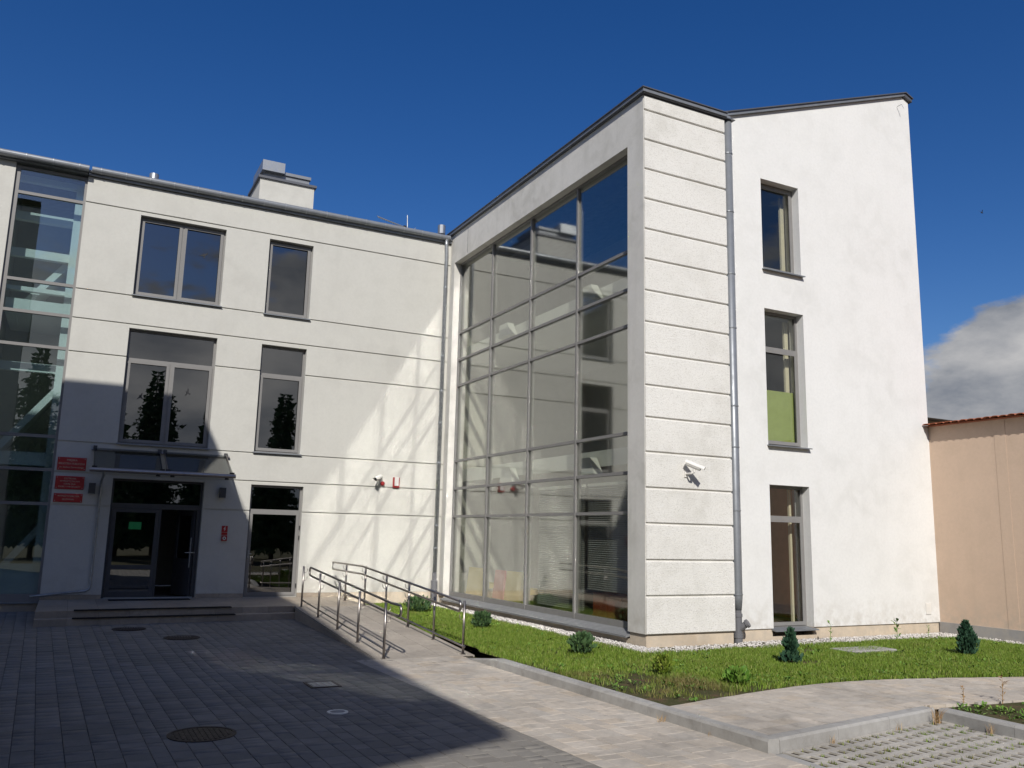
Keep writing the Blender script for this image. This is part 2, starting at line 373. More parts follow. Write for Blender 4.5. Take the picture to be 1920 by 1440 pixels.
paving('courtyard_paving', 'pav_grey', O, -8.225, .705, -5.5, 13.8, .19, (.12, .19, .26), lambda x, y: (y > 13.35 or (x-O[0])+(y-O[1])*TH < -.02) and x < 4.75 and y < 21.9 and not (-.2 < x < 4.8 and y > 19.4), zg,
       [(-5, 2.5, -.014), (4.6, 2.5, -.014), (4.6, 13.2, -.014), (4.75, 19.3, .088), (4.75, 22, .09), (-5, 22, .09), (-5, 19, .086), (-5, 13.2, -.014)])
paving('beige_paving', 'pav_beige', O, -.04, 1.76, -5.5, 5.1, .202, (.16, .235, .31), lambda x, y: y < 13.42, lambda x, y: .004, [(4.15, 2.5, -.012), (6.5, 2.5, -.012), (6.1, 13.4, -.012), (4.1, 13.4, -.012)])

# --- kerbs
def kerb(name, a, b, w, h, n, first_slope=False, seed=0):
    a = Vector((*a, 0)); b = Vector((*b, 0)); d = (b-a); L = d.length; d.normalize(); nn = Vector((-d.y, d.x, 0))
    base = bpy.data.objects.new(name, None); COL.objects.link(base); base.location = a; ORG[base] = tuple(a); base['kind'] = 'structure'
    seg = L/n
    for i in range(n):
        s0, s1 = i*seg+.003, (i+1)*seg-.003; m = MB(); c = .025
        h0, h1 = (h, h)
        if first_slope and i == 0: h0 = .012
        def prof(s, hh):
            p = a+d*s; cc = min(c, hh*.5)
            return [p+Vector((0, 0, -.1)), p+Vector((0, 0, hh-cc)), p+nn*cc*.7+Vector((0, 0, hh)), p+nn*w+Vector((0, 0, hh)), p+nn*w+Vector((0, 0, -.1))]
        m.add(prof(s0, h0)+prof(s1, h1), [(k, (k+1) % 5, 5+(k+1) % 5, 5+k) for k in range(5)]+[(4, 3, 2, 1, 0), (5, 6, 7, 8, 9)])
        m.build('kerb_stone', 'concrete', base)
    return base
kerb('yard_kerb', (5.985, 13.0), (6.155, 6.47), .15, LW, 7, True)
kerb('parking_kerb', (6.31, 6.475), (9.17, 6.925), .15, LW, 3)
kerb('bay_kerb', (9.19, 6.90), (9.02, 3.2), .15, LW, 4)
flush = MB()
for i in range(4): flush.cbox(6.17, 6.29, 6.42-(i+1)*.95+.004, 6.42-i*.95-.004, -.06, .006, .006)
struct(flush.build('flush_kerb', 'concrete'))

# --- path of pavers between the kerbs and the lawn
def clip(poly, conv):
    for i in range(len(conv)):
        a, b = conv[i], conv[(i+1) % len(conv)]; out = []
        ins = lambda p: (b[0]-a[0])*(p[1]-a[1])-(b[1]-a[1])*(p[0]-a[0]) >= 0
        for k in range(len(poly)):
            p, q = poly[k], poly[(k+1) % len(poly)]; ip, iq = ins(p), ins(q)
            if ip: out.append(p)
            if ip != iq:
                e = (b[0]-a[0], b[1]-a[1]); w = (q[0]-p[0], q[1]-p[1]); den = e[0]*w[1]-e[1]*w[0]
                t = -(e[0]*(p[1]-a[1])-e[1]*(p[0]-a[0]))/den; out.append((p[0]+w[0]*t, p[1]+w[1]*t))
        poly = out
        if len(poly) < 3: return []
    return poly
edge = [(6.25, 8.13), (7.0, 8.30), (7.7, 8.44), (8.4, 8.57), (9.15, 8.66), (9.7, 8.66), (10.18, 8.61), (10.7, 8.53), (11.28, 8.41), (12.64, 8.04), (14.6, 7.35), (17, 6.4)]
polyL = [(6.29, 6.625), (9.2, 7.08)]+[(9.2, 8.66)]+edge[:5][::-1]
polyR = [(9.2, 7.08), (10.74, 6.87), (17, 6.1), (17, 6.4)]+edge[5:-1][::-1]+[(9.2, 8.66)]
path = MB(); path.add([(*p, LW-.02) for p in polyL], [tuple(range(len(polyL)))]); path.add([(*p, LW-.02) for p in polyR], [tuple(range(len(polyR)))])
path = struct(path.build('garden_path', 'joint', fix=False))
ta = math.atan2(.455, 2.91); pv = []
for i in range(-2, 26):
    x = -1.0-random.random()*.3
    while x < 11:
        L = random.choice((.16, .235, .31)); y0 = (i-8)*.2
        r = [(x+.003, y0+.003), (x+L-.003, y0+.003), (x+L-.003, y0+.197), (x+.003, y0+.197)]; x += L
        r = [(6.29+a*math.cos(ta)-b*math.sin(ta), 6.63+a*math.sin(ta)+b*math.cos(ta)) for a, b in r]
        for P in (polyL, polyR):
            q = clip(r, P)
            if len(q) > 2:
                ar = abs(sum(q[k][0]*q[k-1][1]-q[k-1][0]*q[k][1] for k in range(len(q))))/2
                cx, cy = sum(p[0] for p in q)/len(q), sum(p[1] for p in q)/len(q)
                if ar > .004 and cx < 14.5: pv.append((q, cx, cy))
pv.sort(key=lambda t: (not inframe((t[1], t[2], LW), 40), t[1]**2+t[2]**2)); rest = MB()
for k, (q, cx, cy) in enumerate(pv):
    z = LW+random.uniform(-.002, .002)
    if k < 290: MB().prism(q, LW-.05, z).build('paver', 'pav_beige', path)
    else: rest.prism(q, LW-.05, z)
if rest.v: rest.build('pavers', 'pav_beige', path)['kind'] = 'stuff'

# --- parking bay of openwork slabs
bay = MB(); bay.add([(6.1, 2.6, -.015), (9.3, 2.6, -.015), (9.3, 7.1, -.015), (6.1, 6.6, -.015)], [(0, 1, 2, 3)]); bay = struct(bay.build('parking_bay', 'hole_soil', fix=False))
holes = []
for r in range(2):
    for k in range(4): holes.append((k*.15+.026, k*.15+.124, r*.2+.034, r*.2+.166))
sl = MB(); sl.plate(lambda u, v, d: (u, v, d), .003, .597, .003, .397, holes, 0, -.03, back=False); sl = sl.mesh('grid_paver', 'grid_concrete')
tuft = []; bca, bsa = math.cos(ta), math.sin(ta)
for i in range(6):
    for j in range(9):
        u, v = i*.6-(.3 if j % 2 else 0)+.02, -(j+1)*.4-.005
        x, y = 6.31+u*bca-v*bsa, 6.475+u*bsa+v*bca
        cxx = x+.3*bca-.2*bsa
        if cxx < 6.28 or cxx > 9.25 or y < 2.8: continue
        piece('grid_paver', sl, bay, (x, y, .002), ta)
        for h in holes:
            cu, cv = u+(h[0]+h[1])/2, v+(h[2]+h[3])/2
            tuft.append((6.31+cu*bca-cv*bsa, 6.475+cu*bsa+cv*bca))

# --- entrance landing, two steps and the ramp
land = MB()
fy = lambda x: 18.92+.0634*(x+.36)           # the nosing runs a little askew
xl, xr = -.36, 4.62
land.add([(xl, fy(xl), LZ-.004), (xr, fy(xr), LZ-.004), (xr, 18.93, LZ-.004), (6.3, 18.93, LZ-.004), (6.3, YA, LZ-.004), (xl, YA, LZ-.004)], [(0, 1, 2, 3, 4, 5)])
land = struct(land.build('entrance_steps', 'joint', fix=False))
nt_ = 9; wt = (xr-xl)/nt_
for k, (zt, dy) in enumerate(((LZ, 0), (.225, -.30))):
    for i in range(nt_):
        a, b = xl+i*wt+.002, xl+(i+1)*wt-.002; ya, yb = fy(a)+dy, fy(b)+dy
        MB().add([(a, ya, zt-.14), (b, yb, zt-.14), (b, yb, zt), (a, ya, zt), (a, ya+.33, zt-.14), (b, yb+.33, zt-.14), (b, yb+.33, zt), (a, ya+.33, zt)],
                 [(0, 1, 2, 3), (3, 2, 6, 7), (4, 7, 6, 5), (0, 4, 5, 1), (0, 3, 7, 4), (1, 5, 6, 2)]).build('stone_tile', 'stone_tile', land)
for j in range(4):
    for i in range(12):
        a, b = xl+i*wt+.002, min(xl+(i+1)*wt-.002, 6.3); 
        if a > 6.2: continue
        f = (lambda x: fy(x)+.335) if a < xr-.1 else (lambda x: 18.935)
        ya = lambda x, t: f(x)+(YA-.002-f(x))*t
        t0, t1 = j/4+.0008, (j+1)/4-.0008
        MB().prism([(a, ya(a, t0)), (b, ya(b, t0)), (b, ya(b, t1)), (a, ya(a, t1))], LZ-.06, LZ-.001).build('stone_tile', 'stone_tile', land)
rz = lambda y: LZ*min(max((y-13.38)/5.55, 0), 1)
rm = MB(); x0, x1, ys, ye = 4.6, 6.26, 13.38, 18.93
rm.add([(x0, ys, -.05), (x1, ys, -.05), (x1, ye, -.05), (x0, ye, -.05), (x0, ys, -.006), (x1, ys, -.006), (x1, ye, LZ-.012), (x0, ye, LZ-.012)], [(0, 3, 2, 1), (4, 5, 6, 7), (0, 1, 5, 4), (1, 2, 6, 5), (2, 3, 7, 6), (3, 0, 4, 7)])
rm = struct(rm.build('access_ramp', 'joint'))
for j in range(11):
    ya, yb = ys+j*(ye-ys)/11+.003, ys+(j+1)*(ye-ys)/11-.003
    for (a, b) in ((x0-.02, 5.14), (5.146, 5.70), (5.706, x1+.02)):
        MB().add([(a, ya, rz(ya)-.03), (b, ya, rz(ya)-.03), (b, yb, rz(yb)-.03), (a, yb, rz(yb)-.03), (a, ya, rz(ya)+.004), (b, ya, rz(ya)+.004), (b, yb, rz(yb)+.004), (a, yb, rz(yb)+.004)],
                 [(0, 3, 2, 1), (4, 5, 6, 7), (0, 1, 5, 4), (1, 2, 6, 5), (2, 3, 7, 6), (3, 0, 4, 7)]).build('ramp_slab', 'ramp_slab', rm)
    if yb > 14.2:     # facing tiles on the flank
        MB().add([(x0-.025, ya, 0), (x0-.025, yb, 0), (x0-.025, yb, rz(yb)-.035), (x0-.025, ya, rz(ya)-.035), (x0, ya, 0), (x0, yb, 0), (x0, yb, rz(yb)-.035), (x0, ya, rz(ya)-.035)],
                 [(0, 3, 2, 1), (4, 5, 6, 7), (0, 1, 5, 4), (1, 2, 6, 5), (2, 3, 7, 6), (3, 0, 4, 7)]).build('stone_tile', 'stone_tile', rm)

# --- lawn, gravel and the small bed
lp = [(6.29, 13.3), (6.14, 12.9), (6.27, 8.5)]+edge+[(17.0, 12.6), (XB, 12.6), (XB, YA), (6.29, YA)]
lawn = MB(); NX, NY = 44, 56; idx = {}
def inpoly(x, y, P):
    c = False
    for i in range(len(P)):
        (xa, ya), (xb, yb) = P[i-1], P[i]
        if (ya > y) != (yb > y) and x < (xb-xa)*(y-ya)/(yb-ya)+xa: c = not c
    return c
lawn.add([(*p, LW-.012) for p in lp], [tuple(range(len(lp)))]); struct(lawn.build('lawn', 'soil', fix=False))
bedp = [(9.34, 6.98), (10.74, 6.86), (14, 6.45), (14, 3), (9.2, 3.2), (9.34, 6.5)]
bed = MB(); bed.add([(*p, LW-.02) for p in bedp], [tuple(range(len(bedp)))]); struct(bed.build('planting_bed', 'soil', fix=False))
gravel = lambda x, y: (x > XB-.5 and y > YC-.55) or (y > YC-.55 and x > XB-.5) or (x > 16.55 and y > 7.2)
def blades(pts, h, w, lean=.5):
    n = len(pts); a = rng.uniform(0, 2*np.pi, n); ha = h*rng.uniform(.45, 1.25, n); wa = w*rng.uniform(.6, 1.3, n); le = rng.uniform(.1, lean, n)*ha; b = rng.uniform(0, 2*np.pi, n)
    dx, dy = np.cos(a)*wa/2, np.sin(a)*wa/2; lx, ly = np.cos(b)*le, np.sin(b)*le; P = np.asarray(pts)
    V = np.zeros((n, 5, 3)); z = P[:, 2]
    V[:, 0] = np.c_[P[:, 0]-dx, P[:, 1]-dy, z-.01]; V[:, 1] = np.c_[P[:, 0]+dx, P[:, 1]+dy, z-.01]
    V[:, 2] = np.c_[P[:, 0]+dx*.7+lx*.35, P[:, 1]+dy*.7+ly*.35, z+ha*.6]; V[:, 3] = np.c_[P[:, 0]-dx*.7+lx*.35, P[:, 1]-dy*.7+ly*.35, z+ha*.6]
    V[:, 4] = np.c_[P[:, 0]+lx, P[:, 1]+ly, z+ha]
    k = np.arange(n)[:, None]*5; F = np.concatenate([k+np.array([[0, 1, 2]]), k+np.array([[0, 2, 3]]), k+np.array([[3, 2, 4]])])
    return V.reshape(-1, 3), F
from mathutils import noise as mnoise
pts = []
while len(pts) < 190000:
    xs = rng.uniform(6.15, 17, 60000); ys_ = rng.uniform(6.5, YA, 60000); keep_ = rng.random(60000)
    for x, y, k in zip(xs, ys_, keep_):
        if (x > 9.1 and y > 12.0) or not inpoly(x, y, lp) or gravel(x, y) or x > 15.6 and y > 11.9: continue
        d = mnoise.noise((x*.9, y*.9, 0))+.5*mnoise.noise((x*2.7, y*2.7, 4))
        thin = .62*max(0, min(1, (9.2-x)/2.5))*max(0, min(1, (12.2-y)/2.5))
        if k < .72+d*.75-thin: pts.append((x, y, LW))
    if len(pts) > 190000: break
P_ = np.array(pts[:190000])
hh = .052+.034*np.array([mnoise.noise((p[0]*1.3, p[1]*1.3, 9)) for p in P_])
V, F = blades(P_, hh, .0088, .9); arr_obj('grass', V, F, 'grass', None, 'stuff'); 
bpy.data.objects['grass']['label'] = 'short uneven green grass covering the lawn beside the building'; bpy.data.objects['grass']['category'] = 'grass'
def leaves(centres, per, size, spread, flat=.5):
    V = []; F = []
    for (x, y, z) in centres:
        s = size*random.uniform(.6, 1.4)
        for k in range(per):
            a = random.uniform(0, 2*math.pi); L = s*random.uniform(.6, 1.2); w = L*random.uniform(.22, .4); e = random.uniform(.15, flat+.5)
            d = Vector((math.cos(a), math.sin(a), e)).normalized(); t = Vector((-math.sin(a), math.cos(a), 0)); p = Vector((x, y, z))+d*L*.15*random.random()+Vector((random.uniform(-1, 1), random.uniform(-1, 1), 0))*spread
            o = len(V); m_ = p+d*L*.55+Vector((0, 0, L*.05)); V += [p, m_-t*w/2, m_+t*w/2, p+d*L-Vector((0, 0, L*.15))]; F += [(o, o+2, o+1), (o+1, o+2, o+3)]
    return np.array([tuple(v) for v in V]), np.array(F)
wc = []
while len(wc) < 620:
    x, y = random.uniform(6.2, 16.4), random.uniform(7, 21.5)
    if inpoly(x, y, lp) and not gravel(x, y) and not (x > 9 and y > 12) and mnoise.noise((x*.8, y*.8, 20)) > -.12: wc.append((x, y, LW))
V, F = leaves(wc, 10, .07, .045, .6); o = arr_obj('weeds', V, F, 'weed', None, 'stuff'); o['label'] = 'broad-leaved weeds scattered through the lawn'; o['category'] = 'weeds'
bw = []
while len(bw) < 330:
    x, y = random.uniform(9.4, 13), random.uniform(4.5, 6.95)
    if inpoly(x, y, bedp): bw.append((x, y, LW-.02))
V, F = leaves(bw, 11, .075, .05, .9); o = arr_obj('bed_weeds', V, F, 'weed', None, 'stuff'); o['label'] = 'low leafy weeds filling the bed behind the parking kerb'; o['category'] = 'weeds'
tp = []
for (x, y) in tuft:
    if x > 9.15 or random.random() < .3: continue
    for k in range(random.randint(3, 16)): tp.append((x+random.uniform(-.045, .045), y+random.uniform(-.045, .045), -.012))
V, F = blades(np.array(tp), .034, .008, 1.3); o = arr_obj('grass_tufts', V, F, 'grass', None, 'stuff'); o['label'] = 'sparse grass growing in the holes of the openwork slabs'; o['category'] = 'grass'
ico = bmesh.new(); bmesh.ops.create_icosphere(ico, subdivisions=1, radius=1); IV = np.array([tuple(v.co) for v in ico.verts]); IF = np.array([[v.index for v in f.verts] for f in ico.faces]); ico.free()
gp = []
while len(gp) < 7200:
    t = random.random()
    if t < .48: x, y = XB-.02-random.random()**1.4*.5, random.uniform(YC-.5, YA-.1)
    elif t < .90: x, y = random.uniform(XB-.45, XD-.05), YC+.12-random.random()**1.3*.72
    else: x, y = XD-.02-random.random()*.42, random.uniform(8, 12.4)
    if x < XB-.02 or y < (YC if x < 11.2 else YD)-.02: gp.append((x, y))
n = len(gp); gp = np.array(gp); sz = rng.uniform(.011, .026, n)
GV = IV[None]*(sz[:, None, None]*rng.uniform(.65, 1.25, (n, 1, 3)))*rng.uniform(.85, 1.15, (n, 12, 1)); GV[:, :, 2] *= .75
GV += np.c_[gp, LW-.004+rng.uniform(0, .014, n)][:, None]
o = arr_obj('gravel', GV.reshape(-1, 3), (IF[None]+np.arange(n)[:, None, None]*12).reshape(-1, 3), 'pebble', None, 'stuff'); o['label'] = 'strip of white pebbles along the foot of the walls'; o['category'] = 'gravel'

# ================================================================ THE BUILDING
BLD = thing('library_building', 'white rendered three-storey building with glazed corner block and long entrance wing', 'building', (5, YA, 0))
def pane(par, mp, u0, u1, v0, v1, d, m='glass', name='pane'):
    a, c = random.uniform(-.003, .003), random.uniform(-.003, .003)      # no two panes sit quite in one plane
    mt = lambda u, v, q: mp(u, v, q+a*(2*(u-u0)/(u1-u0)-1)+c*(2*(v-v0)/(v1-v0)-1))
    b = MB(); b.plate(mt, u0, u1, v0, v1, [], d, d+.012); return b.build(name, m, par)
def window(mp, u0, u1, v0, v1, d, cuts=(), trans=None, sill=True, fr='frame', name='window', sillproj=.07, face=0.0, gm='glass'):
    """outer frame is the part; casements, panes and sill are its pieces.  d = depth of the frame's face"""
    w = .055; hs = []
    rows = [(v0, v1, cuts)] if trans is None else [(v0, trans, cuts), (trans, v1, ())]
    for a, b, cs in rows:
        xs = [u0, *cs, u1]
        for k in range(len(xs)-1): hs.append((xs[k]+w*(1 if k == 0 else .6), xs[k+1]-w*(1 if k == len(xs)-2 else .6), a+w*(1 if a == v0 else .6), b-w*(1 if b == v1 else .6), a == v0 and (trans is not None or True)))
    win = MB().plate(mp, u0, u1, v0, v1, [h[:4] for h in hs], d, d+.07).build(name, fr, BLD)
    for i, h in enumerate(hs):
        low = h[2] < v0+.3
        if low and len(rows) >= 1:
            c = .058; MB().plate(mp, h[0]-.012, h[1]+.012, h[2]-.012, h[3]+.012, [(h[0]+c, h[1]-c, h[2]+c, h[3]-c)], d-.018, d-.001).build('casement', fr, win)
        pane(win, mp, h[0], h[1], h[2], h[3], d+.03, gm)
    if sill:
        s = MB(); s.add([mp(u0-.03, v0-.035, face-sillproj), mp(u1+.03, v0-.035, face-sillproj), mp(u1+.03, v0+.002, d-.002), mp(u0-.03, v0+.002, d-.002),
                         mp(u0-.03, v0-.012, face-sillproj), mp(u1+.03, v0-.012, face-sillproj), mp(u1+.03, v0+.018, d-.02), mp(u0-.03, v0+.018, d-.02)],
                        [(0, 1, 2, 3), (4, 5, 6, 7), (0, 1, 5, 4), (1, 2, 6, 5), (2, 3, 7, 6), (3, 0, 4, 7)]); s.build('sill', 'zinc', win)
    return win
# ---- entrance wing
WIN = [(.87, 2.89, 7.49, 9.5), (.87, 2.89, 3.9, 6.66), (3.98, 5.13, 7.46, 9.47), (3.98, 5.13, 3.9, 6.65), (.86, 2.88, LZ, 3.08), (3.98, 5.28, LZ, 3.08)]
ZB = [LZ+.10, 2.43, 3.16, 3.86, 5.95, 6.75, 7.45, 9.59, 10.24]; XL = -.36; gr = .022
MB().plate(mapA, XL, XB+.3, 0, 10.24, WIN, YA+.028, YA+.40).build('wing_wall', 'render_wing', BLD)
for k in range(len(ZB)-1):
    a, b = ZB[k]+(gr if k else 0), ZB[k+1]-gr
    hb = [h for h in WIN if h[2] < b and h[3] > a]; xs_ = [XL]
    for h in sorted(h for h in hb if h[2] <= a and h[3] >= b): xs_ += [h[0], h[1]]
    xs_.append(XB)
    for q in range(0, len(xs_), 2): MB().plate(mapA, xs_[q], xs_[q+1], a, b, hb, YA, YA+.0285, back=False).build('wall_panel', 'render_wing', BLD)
for a, b in ((-.36, .86), (2.88, 3.98), (5.28, 6.3)):       # skirting tiles on the landing
    k = max(1, round((b-a)/.5))
    for i in range(k): MB().box(a+(b-a)*i/k+.002, a+(b-a)*(i+1)/k-.002, YA-.012, YA+.03, LZ, LZ+.097).build('skirting_tile', 'stone_tile', BLD)
MB().box(6.3, XB, YA+.008, YA+.03, 0, LZ+.095).build('plinth', 'plinth', BLD)
d = YA+.15
wa = window(mapA, *WIN[0], d, cuts=(1.88,), face=YA); wb = window(mapA, *WIN[1], d, cuts=(1.88,), trans=5.93, face=YA)
wc_ = window(mapA, *WIN[2], d, face=YA); wd = window(mapA, *WIN[3], d, trans=5.9, face=YA)
def bird_sticker(win, x, z, s, ang):
    P = [(0, -.5), (.1, -.1), (.55, .1), (.9, .42), (.35, .3), (.12, .28), (.05, .5), (-.06, .28), (-.4, .22), (-.95, .2), (-.5, .02), (-.12, -.12), (-.2, -.55)]
    c, q = math.cos(ang), math.sin(ang); b = MB(); pp = [(x+s*(a*c-e*q), z+s*(a*q+e*c)) for a, e in P]; n = len(pp); y0 = YA+.15+.022
    b.add([(a, y0, e) for a, e in pp]+[(a, y0+.002, e) for a, e in pp], [tuple(range(n)), tuple(range(n, 2*n))[::-1]]+[(i, (i+1) % n, n+(i+1) % n, n+i) for i in range(n)])
    o = b.build('bird_sticker', 'black', win); o['label'] = 'black bird silhouette stuck on the glass'
bird_sticker(wa, 2.42, 8.78, .13, .3); bird_sticker(wb, 1.28, 5.05, .12, .9); bird_sticker(wb, 2.33, 5.25, .13, 1.2)
# glazed side door
sd = window(mapA, *WIN[5], d-.03, trans=2.45, sill=False, name='side_door', face=YA)
MB().box(4.03, 4.12, YA+.06, YA+.10, 1.38, 1.40).box(4.03, 4.05, YA+.06, YA+.13, 1.30, 1.48).build('door_handle', 'galv', sd)
for z in (2.05, 1.8, .62): MB().tube([(5.265, YA+.09, z-.05), (5.265, YA+.09, z+.05)], .014, 8).build('hinge', 'black', sd)
# entrance: fixed leaf, open leaf, fanlight
E0, E1 = .86, 2.88; de = YA+.17
ent = MB().plate(mapA, E0, E1, LZ, 3.08, [(E0+.05, E1-.05, 2.52, 3.03), (E0+.05, 1.94, LZ+.03, 2.40), (1.99, E1-.09, LZ+.012, 2.40)], de, de+.09).build('entrance_door', 'frame_dark', BLD)
pane(ent, mapA, E0+.05, E1-.05, 2.52, 3.03, de+.04)
MB().plate(mapA, E0+.055, 1.935, LZ+.035, 2.395, [(E0+.15, 1.86, 1.10, 2.31), (E0+.15, 1.86, LZ+.16, 1.0)], de-.02, de+.03).build('door_leaf', 'frame_dark', ent)
pane(ent, mapA, E0+.15, 1.86, LZ+.16, 2.31, de+.012)
MB().box(E0+.05, E1-.05, de-.05, de+.1, LZ+.002, LZ+.024).build('threshold', 'galv', ent)
lf = MB(); hx, hy, an = 2.78, de+.06, R(112)
T = lambda u, v, dd: (hx+u*math.cos(an)-dd*math.sin(an), hy+u*math.sin(an)+dd*math.cos(an), v)
lf.plate(T, 0, .82, LZ+.035, 2.39, [(.12, .70, 1.25, 2.27)], 0, .05); lf = lf.build('door_leaf', 'frame_dark', ent)
pane(ent, T, .12, .70, 1.25, 2.27, .02)
MB().tube([(2.70, de-.03, 1.05), (2.70, de-.03, 1.75)], .014, 8).box(2.69, 2.71, de-.03, de+.02, 1.08, 1.11).box(2.69, 2.71, de-.03, de+.02, 1.7, 1.73).box(2.58, 2.80, de-.05, de-.03, 1.39, 1.41).build('pull_handle', 'galv', ent)
# ---- stair glazing at the end of the wing, and the wall beyond it
RW = [.44, 2.44, 3.2, 3.95, 6.0, 6.77, 7.5, 9.57]; CX0, CX1 = -1.86, XL
cw_ = MB().plate(mapA, CX0, CX1, .28, 10.2, [(CX0+.10, CX1-.055, a+.035, b-.035) for a, b in zip(RW, RW[1:]+[10.17])], YA+.05, YA+.16).build('stair_glazing', 'frame', BLD)
for a, b in zip(RW, RW[1:]+[10.17]): pane(cw_, mapA, CX0+.10, CX1-.055, a+.035, b-.035, YA+.09, 'glass_stair')
MB().plate(mapA, -9, CX0, 0, 10.24, [], YA-.02, YA+.4).build('end_wall', 'render_wing', BLD)
MB().box(CX0, CX1, YA+.06, YA+.3, 0, .28).build('plinth', 'stone_tile', BLD)
MB().box(CX0-.01, CX1+.01, YA+.0, YA+.05, .275, .30).build('sill', 'zinc', cw_)
# ---- eaves, gutter and roof of the wing
def gutter(x0, x1, y, z, step=.45):
    m = MB(); m.tube([(x0, y, z), (x1, y, z)], .078, 14); g_ = m.build('gutter', 'zinc', BLD, smooth=False)
    x = x0+.2
    while x < x1-.05: MB().tube([(x-.012, y, z), (x+.012, y, z)], .087, 14).build('gutter_clip', 'galv', g_); x += step*1.22
gutter(-.30, XB-.10, YA-.12, 10.37); gutter(-9, -.36, YA-.2, 10.345)
MB().box(-.36, XB-.02, YA-.07, YA+.1, 10.24, 10.31).build('fascia', 'zinc', BLD); MB().box(-9, -.38, YA-.13, YA+.1, 10.245, 10.30).build('fascia', 'zinc', BLD)
rf = MB(); rf.add([(-9, YA-.1, 10.36), (XB+.3, YA-.1, 10.36), (XB+.3, 32, 11.9), (-9, 32, 11.9), (-9, YA-.1, 10.31), (XB+.3, YA-.1, 10.31), (XB+.3, 32, 10.31), (-9, 32, 10.31)], [(0, 1, 2, 3), (4, 7, 6, 5), (0, 4, 5, 1), (1, 5, 6, 2), (2, 6, 7, 3), (3, 7, 4, 0)])
rf = rf.build('roof', 'zinc_dark', BLD)
ch = MB().box(3.98, 5.55, 24.0, 25.6, 10.4, 12.0).build('chimney', 'render_wing', BLD)
MB().box(3.92, 5.61, 23.94, 25.66, 12.0, 12.07).build('chimney_cap', 'zinc_dark', ch)
MB().box(4.10, 5.42, 24.15, 25.5, 12.07, 12.27).box(4.62, 5.46, 24.1, 25.55, 12.27, 12.36).build('vent_base', 'zinc', ch)
MB().box(4.02, 4.66, 24.0, 25.45, 12.27, 12.58).build('vent_hood', 'galv', ch)
for x, y, z in ((1.13, 23.0, 10.5), (9.02, 22.4, 10.42)):
    v = MB().tube([(x, y, z), (x, y, z+.35)], .07, 12).build('roof_vent', 'galv', BLD, smooth=True)
    MB().tube([(x, y, z+.3), (x, y, z+.31), (x, y, z+.57), (x, y, z+.58)], [.06, .115, .115, .06], 16).build('vent_cowl', 'galv', v)
ant = thing('roof_antenna', 'thin metal aerial with long boom standing on the wing roof', 'antenna', (8.5, 24, 10.68))
MB().tube([(8.55, 24, 10.68), (8.5, 24, 11.75)], .018, 8).build('mast', 'galv', ant); MB().tube([(8.2, 24, 10.7), (8.5, 24, 11.25)], .014, 6).build('stay', 'galv', ant)
MB().tube([(8.85, 24, 10.72), (8.78, 24, 11.2), (8.5, 24, 11.3)], .006, 5).build('cable', 'white_plastic', ant)
MB().tube([(7.54, 24, 11.52), (8.75, 24, 11.28)], .02, 6).build('boom', 'galv', ant)
for i in range(12):
    x = 7.56+i*.075; MB().tube([(x, 23.9, 11.44-(x-7.54)*.198), (x, 24.1, 11.59-(x-7.54)*.198)], .010, 5).build('element', 'galv', ant)
MB().box(8.38, 8.46, 23.93, 24.07, 11.28, 11.38).build('amplifier', 'black', ant); MB().tube([(8.6, 23.8, 11.2), (8.6, 24.2, 11.2), (8.72, 24.2, 11.32), (8.72, 23.8, 11.32), (8.6, 23.8, 11.2)], .007, 5).build('reflector', 'galv', ant)
# ---- glazed corner block
GY0, GY1, GZ0, GZ1 = 12.98, 21.5, .30, 9.6
MB().plate(mapB, YC+.03, YA+.3, .35, 10.46, [(GY0, GY1, GZ0, GZ1)], XB, XB+.45).build('block_wall', 'render_soft', BLD)
MB().plate(mapB, YC+.06, YA, 0, .35, [(GY0-.02, GY1+.02, .225, .4)], XB+.035, XB+.4).build('plinth', 'plinth', BLD)
MB().box(XB-.004, XB+.002, 20.62, 20.632, 9.65, 10.38).build('render_joint', 'frame_dark', BLD)
GR = [.44, 2.45, 3.20, 3.95, 6.05, 6.78, 7.56, GZ1]; GM = [GY0, 15.15, 17.27, 19.40, GY1]; XG = XB+.2
cf = MB().box(XG+.04, XG+.16, GY0, GY1, GZ0, .36).build('facade_glazing', 'frame', BLD)
for i, y in enumerate(GM):
    w = .03 if 0 < i < 4 else .06; y0_, y1_ = (y-w, y+w) if 0 < i < 4 else ((y, y+w) if i == 0 else (y-w, y)); MB().box(XG-.015, XG+.13, y0_, y1_, .36, GZ1-.05).build('mullion', 'frame', cf)
MB().box(XG-.012, XG+.13, GY0, GY1, GZ1-.05, GZ1).build('transom', 'frame', cf)
for j, z in enumerate(GR[:-1]):
    for i in range(4):
        a, b = GM[i]+(.06 if i == 0 else .03), GM[i+1]-(.06 if i == 3 else .03)
        MB().box(XG-.005, XG+.12, a, b, z-.03 if j else .36, z+.03).build('transom', 'frame', cf)
        z1 = GR[j+1]-(.03 if j < 6 else .05)
        p = pane(cf, mapB, a, b, z+.03, z1, XG+.03, 'glass_facade')
sl_ = MB(); sl_.add([(XB-.06, GY0-.02, .275), (XB-.06, GY1+.02, .275), (XG, GY1+.02, .36), (XG, GY0-.02, .36), (XB-.06, GY0-.02, .24), (XB-.06, GY1+.02, .24), (XG, GY1+.02, .30), (XG, GY0-.02, .30)], [(0, 1, 2, 3), (4, 7, 6, 5), (0, 4, 5, 1), (3, 2, 6, 7), (0, 3, 7, 4), (1, 5, 6, 2)]); sl_.build('sill', 'sill_paint', cf)
